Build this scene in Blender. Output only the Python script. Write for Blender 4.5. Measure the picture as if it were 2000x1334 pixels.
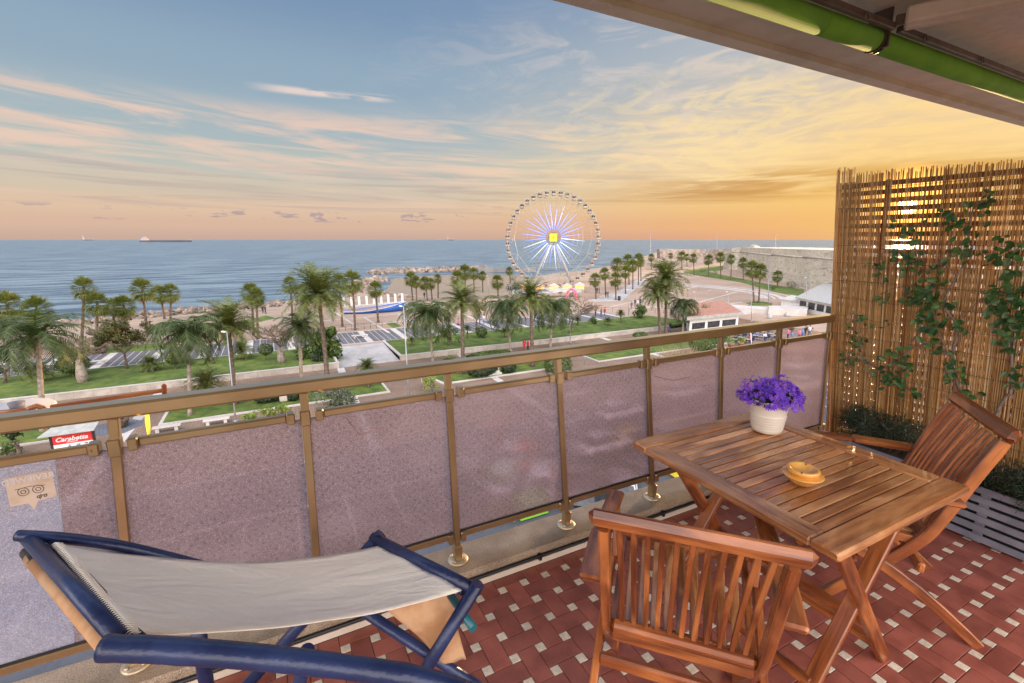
import bpy, bmesh, math, random
from mathutils import Vector, Matrix, noise
R = math.radians
random.seed(7)
for o in list(bpy.data.objects): bpy.data.objects.remove(o)
scene = bpy.context.scene
COL = scene.collection

# ------------------------------------------------------------------ camera
H = 1.62                                   # eye above the balcony floor (z = 0)
FPX, CX, CY, PITCH, YAW = 913.2, 1000.0, 667.0, R(12.293), R(62.817)
cam_d = bpy.data.cameras.new('camera'); cam = bpy.data.objects.new('camera', cam_d); COL.objects.link(cam)
cam.location = (0, 0, H); cam.rotation_euler = (R(90)-PITCH, 0, YAW-R(90))
cam_d.sensor_width = 36; cam_d.lens = 36*FPX/2000; cam_d.clip_start = .02; cam_d.clip_end = 200000
scene.camera = cam
scene.render.resolution_x = 1024; scene.render.resolution_y = 683
FW = Vector((math.cos(YAW)*math.cos(PITCH), math.sin(YAW)*math.cos(PITCH), -math.sin(PITCH)))
RT = Vector((math.sin(YAW), -math.cos(YAW), 0)); UP = RT.cross(FW)
CAM = Vector((0, 0, H))
def ray(x, y): return FW + RT*((x-CX)/FPX) - UP*((y-CY)/FPX)
def onz(x, y, z):
    r = ray(x, y); return CAM + r*((z-H)/r.z)
def onx(x, y, X):
    r = ray(x, y); return CAM + r*(X/r.x)
def ony(x, y, Y):
    r = ray(x, y); return CAM + r*(Y/r.y)
def ondepth(x, y, P): return CAM + ray(x, y)*((P-CAM).dot(FW))
ZG = H-15.0; ZT = ZG+.5; ZS = ZG-1.6
def G(x, y): return onz(x, y, ZG)
def T(x, y): return onz(x, y, ZT)

# ------------------------------------------------------------------ world: dusk sky
SUN = ray(1772, 402).normalized()
w = bpy.data.worlds.new('World'); scene.world = w; w.use_nodes = True
nt = w.node_tree; nt.nodes.clear()
def N(t, **k):
    n = nt.nodes.new(t)
    for a, b in k.items(): setattr(n, a, b)
    return n
def L(a, b): nt.links.new(a, b)
def mth(op, a, b=None, clamp=False):
    n = N('ShaderNodeMath', operation=op, use_clamp=clamp)
    for i, v in enumerate((a, b)):
        if v is None: continue
        if isinstance(v, (int, float)): n.inputs[i].default_value = v
        else: L(v, n.inputs[i])
    return n.outputs[0]
def mapr(v, a, b, c=0, d=1):
    n = N('ShaderNodeMapRange', clamp=True, interpolation_type='SMOOTHSTEP'); L(v, n.inputs[0])
    for i, q in enumerate((a, b, c, d)): n.inputs[i+1].default_value = q
    return n.outputs[0]
def srgb(c):
    if isinstance(c, str): c = [int(c[i:i+2], 16) for i in (0, 2, 4)]
    return tuple((x/255/12.92 if x <= 10.3 else ((x/255+.055)/1.055)**2.4) for x in c)+(1,)
def ramp(v, stops, interp='EASE'):
    n = N('ShaderNodeValToRGB'); L(v, n.inputs[0]); e = n.color_ramp.elements; n.color_ramp.interpolation = interp
    while len(e) > 1: e.remove(e[0])
    e[0].position, e[0].color = stops[0][0], srgb(stops[0][1])
    for p, c in stops[1:]:
        x = e.new(p); x.color = srgb(c)
    return n.outputs[0]
def mix(f, a, b, mode='MIX'):
    n = N('ShaderNodeMix', data_type='RGBA', blend_type=mode)
    if isinstance(f, (int, float)): n.inputs[0].default_value = f
    else: L(f, n.inputs[0])
    for i, v in ((6, a), (7, b)):
        if isinstance(v, tuple): n.inputs[i].default_value = v
        else: L(v, n.inputs[i])
    return n.outputs[2]
tc = N('ShaderNodeTexCoord').outputs['Generated']
sep = N('ShaderNodeSeparateXYZ'); L(tc, sep.inputs[0])
zz = sep.outputs[2]
elev = mth('MULTIPLY', mth('ARCSINE', zz), 180/math.pi)          # degrees
e01 = mth('DIVIDE', elev, 60.0, True)
dotn = N('ShaderNodeVectorMath', operation='DOT_PRODUCT'); L(tc, dotn.inputs[0]); dotn.inputs[1].default_value = SUN
dots = dotn.outputs['Value']
ang = mth('MULTIPLY', mth('ARCCOSINE', dots), 180/math.pi)
def st(l): return [(a/60, c) for a, c in l]
cool = ramp(e01, st([(0, 'c9ab9c'), (1.5, 'd8b69f'), (3.2, 'dfc1a6'), (5, 'd2c4af'), (7.5, 'bac1b9'), (11, 'a6b7be'), (16, '93aabd'), (24, '7893b3'), (40, '7088aa'), (60, '8d95a6')]))
warm = ramp(e01, st([(0, 'e3a884'), (1.5, 'eeb47c'), (4, 'f2c580'), (7, 'eecf9f'), (10, 'e1cdb2'), (14, 'cfc5ba'), (19, 'bbbdc0'), (26, 'a2afbd'), (60, '9a9fac')]))
wf = mapr(ang, 8, 54, 1, 0)
base = mix(wf, cool, warm)
az = mth('MULTIPLY', mth('ARCTAN2', sep.outputs[1], sep.outputs[0]), 180/math.pi)
def cloud(sa, se, tilt, lo, hi, scale=1, det=9, rg=.6, dist=.8, off=0):
    v = mth('ADD', mth('SUBTRACT', elev, mth('MULTIPLY', az, tilt)), off); c = N('ShaderNodeCombineXYZ'); L(mth('DIVIDE', az, sa), c.inputs[0]); L(mth('DIVIDE', v, se), c.inputs[1]); c.inputs[2].default_value = off*.37
    n = N('ShaderNodeTexNoise'); L(c.outputs[0], n.inputs[0]); n.inputs['Scale'].default_value = scale; n.inputs['Detail'].default_value = det; n.inputs['Roughness'].default_value = rg; n.inputs['Distortion'].default_value = dist
    return mapr(n.outputs[0], lo, hi)
def win(a, b, c, d): return mth('MULTIPLY', mapr(elev, a, b), mapr(elev, c, d, 1, 0))
clcol = mix(wf, srgb('f0cdb8'), srgb('ffe0a8'))
cldark = mix(wf, srgb('b5a5a3'), srgb('bd8752'))
c1 = mth('MULTIPLY', cloud(15, 1.5, .05, .39, .62, off=3.1), win(5.0, 8.0, 11.5, 14.0))
c2 = mth('MULTIPLY', cloud(22, 1.3, .02, .48, .66, off=11.7), win(2.5, 5, 9, 11))
c3 = mth('MULTIPLY', mth('MULTIPLY', cloud(10, 2.8, -.05, .45, .66, off=21.3, dist=1.6), win(8, 13, 20, 25)), mapr(ang, 20, 62, 1, 0))
c4 = mth('MULTIPLY', mth('MULTIPLY', cloud(6, 1.5, -.06, .42, .62, off=7.7, dist=1.8), win(4, 7, 14, 18)), mapr(ang, 12, 45, 1, 0))
wsp = mth('MULTIPLY', mth('MULTIPLY', cloud(9, .7, .045, .40, .58, off=-5.2), mth('MULTIPLY', mapr(elev, 14.2, 14.6), mapr(elev, 14.8, 15.2, 1, 0))), mth('MULTIPLY', mapr(az, 75, 79), mapr(az, 86, 91, 1, 0)))
d1 = mth('MULTIPLY', cloud(26, 1.1, .02, .47, .63, off=31.1, det=6), win(2.2, 3.6, 6.4, 8.2))
d2 = mth('MULTIPLY', mth('MULTIPLY', cloud(17, 1.6, -.03, .40, .58, off=4.4, det=7), win(3.6, 4.8, 6.2, 7.6)), mapr(ang, 10, 34, 1, 0))
cum = mth('MULTIPLY', cloud(3.2, .8, 0, .57, .62, off=17.9, det=7, dist=.3), win(1.7, 2.1, 2.7, 3.3))
s1 = mix(mth('MULTIPLY', c1, .75), base, clcol)
s1 = mix(mth('MULTIPLY', c2, .5), s1, clcol)
s1 = mix(mth('MULTIPLY', c3, .45), s1, mix(wf, srgb('e8d5cc'), srgb('f4dcc0')))
s1 = mix(mth('MULTIPLY', c4, .55), s1, srgb('ffe4a6'))
s1 = mix(mth('MULTIPLY', wsp, .8), s1, srgb('f0d9cc'))
s1 = mix(mth('MULTIPLY', d1, .5), s1, cldark)
s1 = mix(mth('MULTIPLY', d2, .75), s1, srgb('c08647'))
s1 = mix(mth('MULTIPLY', mth('MULTIPLY', cum, mapr(ang, 25, 45)), .7), s1, srgb('a896a0'))
# golden glow about the sun
g1 = mth('POWER', mapr(ang, 0, 30, 1, 0), 2.4)
s1 = mix(mth('MULTIPLY', g1, .5), s1, srgb('ffcc6a'))
g2 = mapr(ang, .5, 4.0, 1, 0)
s2 = mix(g2, s1, (4.6, 2.0, .35, 1))
s2 = mix(mapr(ang, .35, .9, 1, 0), s2, (30, 18, 6, 1))
# sky overhead and behind the camera, brightened beyond real dusk as added fill
upb = mth('ADD', .585, mth('MULTIPLY', mapr(elev, 30, 60), 1.3))
fd = N('ShaderNodeVectorMath', operation='DOT_PRODUCT'); L(tc, fd.inputs[0]); fd.inputs[1].default_value = (FW.x, FW.y, 0)
behind = mth('MULTIPLY', mapr(fd.outputs['Value'], .15, -.5), mapr(elev, -1, 6))
stren = mth('ADD', upb, mth('MULTIPLY', behind, 3.4))
s2 = mix(mth('MULTIPLY', behind, .6), s2, srgb('e6d6cc'))
bg = N('ShaderNodeBackground'); L(s2, bg.inputs[0]); L(stren, bg.inputs[1])
L(bg.outputs[0], N('ShaderNodeOutputWorld').inputs[0])
SKY_OUT = bg

sun_d = bpy.data.lights.new('sun', 'SUN'); sun_d.energy = 4.0; sun_d.angle = R(.5); sun_d.color = (1, .62, .3)
sun = bpy.data.objects.new('sun', sun_d); COL.objects.link(sun)
sun.rotation_euler = Vector(SUN).to_track_quat('Z', 'Y').to_euler()
scene.view_settings.view_transform = 'Standard'; scene.view_settings.look = 'None'
scene.view_settings.exposure = 0.80; scene.view_settings.gamma = 1
scene.render.engine = 'CYCLES'
scene.cycles.max_bounces = 8; scene.cycles.transparent_max_bounces = 16; scene.cycles.caustics_reflective = False; scene.cycles.caustics_refractive = False
scene.cycles.use_denoising = True

# ------------------------------------------------------------------ materials
def material(name, rough=.6, metal=0, spec=.5, **kw):
    global nt
    m = bpy.data.materials.new(name); m.use_nodes = True; nt = m.node_tree
    b = nt.nodes['Principled BSDF']
    b.inputs['Roughness'].default_value = rough; b.inputs['Metallic'].default_value = metal; b.inputs['Specular IOR Level'].default_value = spec
    for k, v in kw.items(): b.inputs[k.replace('_', ' ')].default_value = v
    return m, b
def noise_tex(vec, scale, detail=4, rough=.55, dist=0, dims='3D'):
    n = N('ShaderNodeTexNoise'); 
    if vec is not None: L(vec, n.inputs['Vector'])
    n.inputs['Scale'].default_value = scale; n.inputs['Detail'].default_value = detail; n.inputs['Roughness'].default_value = rough; n.inputs['Distortion'].default_value = dist
    return n.outputs[0]
def co(): return N('ShaderNodeNewGeometry').outputs['Position']
def island(): return N('ShaderNodeNewGeometry').outputs['Random Per Island']
def mapping(v, scale=(1, 1, 1), rot=(0, 0, 0), loc=(0, 0, 0)):
    m = N('ShaderNodeMapping'); L(v, m.inputs[0]); m.inputs['Scale'].default_value = scale; m.inputs['Rotation'].default_value = rot; m.inputs['Location'].default_value = loc
    return m.outputs[0]
def bump(b, h, s=.3, d=.01):
    n = N('ShaderNodeBump'); n.inputs['Strength'].default_value = s; n.inputs['Distance'].default_value = d
    L(h, n.inputs['Height']); L(n.outputs[0], b.inputs['Normal'])
def lin(*c): return tuple(c)+(1,)
def simple(name, c1, c2=None, scale=3, rough=.6, metal=0, bmp=0, bscale=None, isl=0, spec=.5, contrast=(.35, .65)):
    m, b = material(name, rough, metal, spec)
    if c2 is None: c2 = tuple(min(1, x*1.25) for x in c1)
    n = noise_tex(co(), scale)
    col = mix(mapr(n, *contrast), lin(*c1), lin(*c2))
    if isl:
        hs = N('ShaderNodeHueSaturation'); L(col, hs.inputs['Color']); L(mth('ADD', mth('MULTIPLY', island(), isl), 1-isl/2), hs.inputs['Value']); col = hs.outputs[0]
    L(col, b.inputs['Base Color'])
    if bmp: bump(b, noise_tex(co(), bscale or scale*4, 3), bmp, .01)
    return m
def wood(name, dark, mid, light, rough=.42, coat=.25):
    m, b = material(name, rough); b.inputs['Coat Weight'].default_value = coat; b.inputs['Coat Roughness'].default_value = .22
    uv = N('ShaderNodeUVMap').outputs[0]
    g = noise_tex(mapping(uv, (2.2, 34, 1)), 1.0, 6, .6, .8)
    g2 = noise_tex(mapping(uv, (8, 260, 1)), 1.0, 3, .6, .2)
    patch = noise_tex(mapping(uv, (3, 9, 1)), 1.0, 3, .5, .5)
    col = mix(mapr(g, .3, .72), lin(*dark), lin(*mid)); col = mix(mapr(patch, .42, .7), col, lin(*light))
    col = mix(mth('MULTIPLY', mapr(g2, .5, .75), .35), col, lin(*dark))
    hs = N('ShaderNodeHueSaturation'); L(col, hs.inputs['Color']); L(mth('ADD', mth('MULTIPLY', island(), .5), .75), hs.inputs['Value'])
    L(hs.outputs[0], b.inputs['Base Color']); L(mapr(g, .2, .8, rough+.1, rough-.1), b.inputs['Roughness'])
    bump(b, g2, .25, .002)
    return m
M = {}
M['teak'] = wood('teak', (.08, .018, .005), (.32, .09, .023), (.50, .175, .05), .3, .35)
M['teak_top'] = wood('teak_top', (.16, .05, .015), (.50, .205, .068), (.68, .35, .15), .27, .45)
M['brass'] = None
m, b = material('bronze_aluminium', .3, .8)
b.inputs['Coat Weight'].default_value = .7; b.inputs['Coat Roughness'].default_value = .15; L(mix(mapr(noise_tex(co(), 3), .3, .7), lin(.36, .245, .12), lin(.48, .34, .175)), b.inputs['Base Color']); M['brass'] = m
M['steel'] = simple('grey_steel', (.32, .33, .34), (.42, .43, .44), 3, .4, .6)
M['pale_metal'] = simple('pale_cast_base', (.5, .4, .26), (.65, .55, .4), 30, .4, .5)
M['lamp_pole'] = simple('lamp_pole_paint', (.24, .26, .28), (.32, .34, .36), 3, .5, .3)
M['kerb'] = None
m, b = material('granite_terrazzo', .75)
v = N('ShaderNodeTexVoronoi'); L(co(), v.inputs['Vector']); v.inputs['Scale'].default_value = 260
big = noise_tex(co(), 6)
c = mix(mapr(big, .35, .7), lin(.29, .21, .135), lin(.42, .32, .22)); 
c = mix(mth('MULTIPLY', mapr(noise_tex(co(), 230, 2), .52, .62), .7), c, lin(.07, .055, .045)); c = mix(mth('MULTIPLY', mapr(noise_tex(mapping(co(), loc=(9, 3, 1)), 300, 2), .58, .66), .7), c, lin(.62, .54, .44))
L(c, b.inputs['Base Color']); bump(b, noise_tex(co(), 200, 2), .3, .002); M['kerb'] = m
m, b = material('terracotta_tile', .42); 
n1 = noise_tex(co(), 9, 5); n2 = noise_tex(co(), 420, 2)
c = mix(mapr(n1, .3, .7), lin(.24, .068, .048), lin(.37, .115, .08)); c = mix(mth('MULTIPLY', mapr(n2, .5, .7), .45), c, lin(.17, .045, .035))
hs = N('ShaderNodeHueSaturation'); L(c, hs.inputs['Color']); L(mth('ADD', mth('MULTIPLY', island(), .35), .82), hs.inputs['Value']); L(hs.outputs[0], b.inputs['Base Color'])
L(mapr(n1, .3, .7, .36, .52), b.inputs['Roughness']); bump(b, n2, .15, .002); M['tile'] = m
M['tile_white'] = simple('cream_inset_tile', (.60, .52, .40), (.74, .66, .53), 60, .4, isl=.2)
M['grout'] = simple('grout', (.10, .07, .055), (.16, .12, .095), 30, .9)
M['ceiling'] = simple('ceiling_plaster', (.62, .54, .46), (.70, .61, .52), 14, .9, bmp=.25, bscale=180)
M['fascia'] = simple('fascia_plaster', (.62, .53, .42), (.70, .61, .50), 5, .85, bmp=.3, bscale=120)
M['awning'] = simple('green_awning_fabric', (.13, .34, .02), (.17, .40, .03), 8, .8)
M['dark_metal'] = simple('dark_bronze_bar', (.10, .07, .05), (.16, .12, .09), 9, .4, .5)
M['navy'] = simple('navy_painted_bamboo', (.006, .013, .055), (.018, .036, .11), 5, .33, bmp=.25, bscale=40)
M['teal'] = simple('teal_pole_end', (.008, .09, .12), (.015, .14, .17), 8, .35)
m, b = material('cream_canvas', .9); b.inputs['Sheen Weight'].default_value = .3
c = mix(mapr(noise_tex(co(), 3.2), .3, .7), lin(.82, .75, .63), lin(.90, .83, .70)); L(c, b.inputs['Base Color'])
wv = noise_tex(mapping(co(), (420, 420, 60)), 1, 2); fold = noise_tex(mapping(co(), (1.6, 7, 7), (0, 0, R(-14))), 1, 5, .55, 1.2)
bump(b, mth('ADD', mth('MULTIPLY', wv, .04), fold), .5, .04); M['canvas'] = m
M['tan_cloth'] = simple('tan_canvas_flap', (.42, .22, .10), (.58, .36, .2), 9, .9)
M['reed'] = None
m, b = material('reed_cane', .55); 
uv = N('ShaderNodeUVMap').outputs[0]
c = ramp(island(), [(0, '9a6f3c'), (.25, 'caa065'), (.6, 'dcb87c'), (.85, 'ecd095'), (1, 'f3deb0')], 'LINEAR')
c = mix(mth('MULTIPLY', mapr(noise_tex(mapping(uv, (9, 80, 1)), 1, 4), .45, .7), .55), c, srgb('6e4420'))
L(c, b.inputs['Base Color']); tr = N('ShaderNodeBsdfTranslucent'); L(c, tr.inputs[0]); ms = N('ShaderNodeMixShader'); ms.inputs[0].default_value = .5
L(b.outputs[0], ms.inputs[1]); L(tr.outputs[0], ms.inputs[2]); L(ms.outputs[0], nt.nodes['Material Output'].inputs[0]); M['reed'] = m
M['wire'] = simple('binding_wire', (.05, .04, .03), (.1, .08, .06), 9, .6)
M['slat_grey'] = simple('grey_planter_slat', (.15, .15, .19), (.21, .21, .25), 7, .55)
M['black'] = simple('black_rubber', (.012, .012, .014), (.02, .02, .022), 8, .5)
M['soil'] = simple('soil', (.05, .035, .025), (.09, .06, .04), 20, .95)
def leaf(name, c1, c2, transl=.3, rough=.5, sc=3):
    m, b = material(name, rough)
    c = mix(island(), lin(*c1), lin(*c2)); c = mix(mth('MULTIPLY', mapr(noise_tex(co(), sc, 2), .4, .65), .5), c, lin(*(x*.55 for x in c1)))
    L(c, b.inputs['Base Color']); tr = N('ShaderNodeBsdfTranslucent'); L(c, tr.inputs[0]); ms = N('ShaderNodeMixShader'); ms.inputs[0].default_value = transl
    L(b.outputs[0], ms.inputs[1]); L(tr.outputs[0], ms.inputs[2]); L(ms.outputs[0], nt.nodes['Material Output'].inputs[0]); M[name] = m
leaf('ivy_leaf', (.03, .085, .022), (.10, .22, .05), .3, .35, 30)
leaf('heather_leaf', (.012, .035, .018), (.045, .085, .035), .2, .6, 20)
leaf('fan_leaf', (.08, .11, .016), (.21, .24, .045))
leaf('date_leaf', (.07, .10, .02), (.19, .22, .055))
leaf('queen_leaf', (.035, .065, .018), (.11, .15, .04))
leaf('dead_leaf', (.20, .10, .045), (.36, .20, .10), .2, .8)
leaf('gold_leaf', (.30, .17, .03), (.42, .24, .06), .3)
leaf('tree_leaf', (.05, .06, .015), (.15, .14, .035))
leaf('bush_leaf', (.045, .085, .015), (.13, .20, .035))
leaf('pale_leaf', (.10, .13, .08), (.2, .22, .14))
leaf('lime_leaf', (.16, .24, .03), (.30, .38, .06))
leaf('dark_leaf', (.018, .04, .015), (.05, .085, .03))
leaf('dry_grass', (.30, .22, .12), (.48, .38, .24), .2, .8)
M['bark'] = simple('palm_bark', (.06, .042, .03), (.14, .10, .07), 5, .9, bmp=.6, bscale=9)
M['pale_bark'] = simple('pale_bark', (.17, .135, .10), (.30, .25, .2), 4, .9, bmp=.4, bscale=6)
M['twig'] = simple('twig_bark', (.12, .085, .06), (.22, .17, .13), 8, .9)
M['vine'] = simple('vine_stem', (.13, .09, .07), (.24, .19, .16), 40, .8)
M['stone_wall'] = simple('low_wall_stone', (.36, .32, .27), (.50, .45, .39), .9, .85)
m, b = material('flower_petal', .6); c = mix(island(), lin(.13, .045, .62), lin(.36, .12, .80)); L(c, b.inputs['Base Color']); tr = N('ShaderNodeBsdfTranslucent'); L(c, tr.inputs[0]); ms = N('ShaderNodeMixShader'); ms.inputs[0].default_value = .3
L(b.outputs[0], ms.inputs[1]); L(tr.outputs[0], ms.inputs[2]); L(ms.outputs[0], nt.nodes['Material Output'].inputs[0]); M['petal'] = m
M['pot'] = simple('white_pot', (.66, .60, .50), (.72, .66, .56), 6, .45)
m, b = material('yellow_ceramic', .22); b.inputs['Coat Weight'].default_value = .5
L(mix(mapr(noise_tex(co(), 22), .35, .7), lin(.72, .33, .055), lin(.80, .46, .13)), b.inputs['Base Color']); M['ceramic'] = m
# frosted glass
def frosted(name, base, hi, dots=1.0, transl=.5):
    m, b = material(name, .55)
    p = co(); fine = noise_tex(p, 330, 2, .7); mid = noise_tex(p, 90, 3, .7); big = noise_tex(mapping(p, (1.2, 1, 2.5)), 1.4, 3)
    v = N('ShaderNodeTexVoronoi'); L(mapping(p, (34, 1, 34), (0, R(45), 0)), v.inputs['Vector']); v.inputs['Scale'].default_value = 1; v.inputs['Randomness'].default_value = .10
    dot = mapr(v.outputs['Distance'], .12, .30, 1, 0)
    v2 = N('ShaderNodeTexVoronoi'); L(mapping(p, (1, .02, 1)), v2.inputs['Vector']); v2.inputs['Scale'].default_value = 430; sp = N('ShaderNodeSeparateColor'); L(v2.outputs['Color'], sp.inputs[0]); grain = sp.outputs[0]
    c = mix(mapr(grain, 0, 1), lin(*(x*.70 for x in base)), lin(*(min(1, x*1.2) for x in base))); c = mix(mapr(sp.outputs[1], .86, .95), c, lin(*hi)); c = mix(mth('MULTIPLY', mapr(mid, .45, .7), .4), c, lin(*(x*.6 for x in base)))
    c = mix(mth('MULTIPLY', dot, .55*dots), c, lin(*(x*.30 for x in base))); c = mix(mapr(big, .4, .75, 0, .25), c, lin(*hi))
    L(c, b.inputs['Base Color']); bump(b, mth('ADD', fine, mid), .6, .003)
    tr = N('ShaderNodeBsdfTranslucent'); L(mix(.35, c, lin(*hi)), tr.inputs[0])
    rf = N('ShaderNodeBsdfRefraction'); L(mix(.35, c, lin(*hi)), rf.inputs[0]); rf.inputs['Roughness'].default_value = .13; rf.inputs['IOR'].default_value = 1.12
    m1 = N('ShaderNodeMixShader'); m1.inputs[0].default_value = .72; L(tr.outputs[0], m1.inputs[1]); L(rf.outputs[0], m1.inputs[2])
    ms = N('ShaderNodeMixShader'); ms.inputs[0].default_value = transl; L(b.outputs[0], ms.inputs[1]); L(m1.outputs[0], ms.inputs[2]); tp = N('ShaderNodeBsdfTransparent'); tp.inputs[0].default_value = lin(1, .88, .88); m3 = N('ShaderNodeMixShader'); m3.inputs[0].default_value = .12; L(ms.outputs[0], m3.inputs[1]); L(tp.outputs[0], m3.inputs[2]); L(m3.outputs[0], nt.nodes['Material Output'].inputs[0])
    M[name] = m
frosted('mauve_glass', (.46, .375, .42), (.88, .80, .86), 1.0, .62)
frosted('blue_glass', (.55, .62, .82), (1, .95, .97), 0, .62)
frosted('pale_pink_glass', (.66, .50, .52), (1, .90, .90), .5, .7); frosted('light_mauve_glass', (.52, .40, .44), (.95, .86, .9), 1.0, .66)  # light mauve: mauve glass brightened in colour for the sunlit view behind
M['sticker'] = simple('faded_sticker', (.45, .33, .24), (.56, .45, .36), 14, .7)
M['sticker_text'] = simple('sticker_print', (.50, .46, .44), (.55, .51, .5), 30, .7)
M['ink'] = simple('dark_print', (.09, .06, .06), (.12, .09, .08), 9, .7)
# outdoor surfaces
def ground_mat(name, c1, c2, scale, rough=.9, lines=None, lcol=None):
    m, b = material(name, rough)
    c = mix(mapr(noise_tex(co(), scale, 6, .6), .3, .7), lin(*c1), lin(*c2)); c = mix(mth('MULTIPLY', mapr(noise_tex(co(), scale*14, 3), .45, .7), .3), c, lin(*(x*.6 for x in c1)))
    c = mix(mapr(noise_tex(mapping(co(), loc=(7, 3, 0)), scale*.13, 4), .35, .7, 0, .35), c, lin(*(x*.55 for x in c1)))
    if lines:
        br = N('ShaderNodeTexBrick'); L(co(), br.inputs['Vector']); br.inputs['Scale'].default_value = 1; br.inputs['Brick Width'].default_value = lines[0]; br.inputs['Row Height'].default_value = lines[1]; br.inputs['Mortar Size'].default_value = lines[2]; br.inputs['Mortar Smooth'].default_value = .2
        br.offset = lines[3] if len(lines) > 3 else .5
        c = mix(br.outputs['Fac'], c, lin(*lcol))
    L(c, b.inputs['Base Color']); bump(b, noise_tex(co(), scale*20, 3), .3, .02); M[name] = m
ground_mat('brown_pavers', (.22, .145, .10), (.32, .22, .155), .5, .85, (.55, .28, .025), (.11, .08, .065))
ground_mat('plaza_pavers', (.33, .235, .17), (.43, .315, .235), .12, .85)
ground_mat('dark_pavers', (.085, .085, .10), (.13, .13, .15), .4, .8, (.45, .45, .03, 0), (.17, .16, .16))
ground_mat('white_stone', (.48, .45, .42), (.60, .57, .53), .5, .8)
ground_mat('cobble', (.36, .35, .34), (.52, .50, .48), .8, .85)
ground_mat('grass', (.04, .09, .010), (.15, .19, .028), .9, .95)
ground_mat('sand', (.27, .21, .155), (.37, .29, .22), .2, .95)
ground_mat('asphalt', (.055, .06, .075), (.08, .085, .10), .3, .85)
ground_mat('road_pavers', (.11, .12, .145), (.17, .18, .2), .6, .85, (.25, .5, .02), (.07, .08, .1))
m, b = material('fort_stone', .9)
p = co(); v = N('ShaderNodeTexVoronoi'); L(p, v.inputs['Vector']); v.inputs['Scale'].default_value = .8
c = mix(v.outputs['Color'], lin(.42, .37, .29), lin(.58, .52, .43)); hsn = mix(.65, c, mix(mapr(noise_tex(p, .25, 6), .3, .7), lin(.44, .38, .29), lin(.60, .53, .43)))
c = mix(mth('MULTIPLY', mapr(noise_tex(mapping(p, (.25, .25, 2.4)), 1, 5), .55, .7), .6), hsn, lin(.14, .12, .09)); c = mix(mth('MULTIPLY', mapr(noise_tex(p, 1.3, 3), .62, .7), .8), c, lin(.07, .075, .045))
L(c, b.inputs['Base Color']); bump(b, noise_tex(p, 1.5, 4), .6, .3); M['fort'] = m
M['rock'] = simple('breakwater_rock', (.16, .125, .10), (.30, .24, .19), .5, .9, isl=.6, bmp=.5, bscale=2)
M['concrete'] = simple('harbour_concrete', (.15, .15, .15), (.22, .21, .2), .1, .85)
m, b = material('sea_water', .12, 0, .5); b.inputs['IOR'].default_value = 1.33
p = co()
ocol = mix(mapr(noise_tex(mapping(p, (.022, .13, 1), (0, 0, R(-27))), 1, 8, .7), .38, .62), lin(.015, .06, .12), lin(.17, .26, .31)); L(ocol, b.inputs['Base Color'])
wl = noise_tex(mapping(p, (.05, .20, 1), (0, 0, R(-27))), 1, 8, .62, .6); ws = noise_tex(mapping(p, (.5, 1.3, 1), (0, 0, R(-30))), 1, 5, .6)
bump(b, mth('ADD', mth('MULTIPLY', wl, 2.6), mth('MULTIPLY', ws, .35)), .75, 1.2); b.inputs['Roughness'].default_value = .28; M['sea'] = m
m, b = material('calm_water', .10); b.inputs['Base Color'].default_value = lin(.16, .13, .11); b.inputs['IOR'].default_value = 1.33
bump(b, noise_tex(mapping(co(), (.25, .9, 1), (0, 0, R(-27))), 1, 5), .35, .12); M['calm'] = m
M['foam'] = simple('surf_foam', (.5, .52, .54), (.75, .77, .8), .6, .8)
M['white_paint'] = simple('white_paint', (.66, .66, .64), (.76, .75, .73), 2, .55)
M['blue_paint'] = simple('blue_paint', (.02, .09, .38), (.03, .13, .48), 1, .4)
M['red_paint'] = simple('red_panel', (.55, .02, .02), (.62, .03, .03), 2, .5)
M['pink_paint'] = simple('pink_balloon_paint', (.7, .08, .12), (.75, .2, .35), 2, .5)
M['yellow'] = simple('yellow_cloth', (.75, .55, .02), (.85, .68, .06), 2, .7)
M['roof_grey'] = simple('grey_roof', (.30, .30, .28), (.40, .40, .37), 2, .7)
M['roof_terra'] = simple('terracotta_roof', (.33, .15, .10), (.42, .22, .16), 2, .8)
M['window'] = simple('dark_window', (.03, .035, .04), (.06, .065, .07), 2, .12)
M['hull'] = simple('ship_hull', (.06, .055, .07), (.10, .08, .09), .02, .7)
M['far_white'] = simple('ship_superstructure', (.3, .28, .3), (.4, .37, .38), .05, .7)
M['skin'] = simple('skin', (.42, .24, .16), (.48, .28, .2), 9, .6)
for n_, c_ in dict(navy_cloth=(.02, .03, .08), black_cloth=(.02, .02, .025), red_cloth=(.45, .03, .04), blue_cloth=(.09, .2, .45), pale_cloth=(.55, .55, .56), brown_cloth=(.14, .09, .06), hair=(.03, .02, .015), jeans=(.05, .08, .16), pink_cloth=(.5, .15, .25)).items(): M[n_] = simple(n_, c_, None, 12, .85)
for n_, c_ in dict(silver_car=(.5, .52, .55), white_car=(.75, .76, .78), red_car=(.5, .03, .03), dark_car=(.03, .035, .05)).items(): M[n_] = simple(n_, c_, None, 1, .2, .3)
M['rim'] = simple('wheel_frame_paint', (.30, .31, .27), (.38, .40, .35), 1, .5)
def emit(name, col, s):
    m, b = material(name, .5); b.inputs['Base Color'].default_value = lin(*col); b.inputs['Emission Color'].default_value = lin(*col); b.inputs['Emission Strength'].default_value = s; M[name] = m
emit('led_blue', (.16, .27, 1.0), .7); emit('led_white', (.5, .64, 1.0), .8); emit('sign_yellow', (1, .62, .02), .8); emit('stall_light', (1, .45, .14), .9); emit('lamp_glow', (1, .75, .4), 3)

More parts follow.
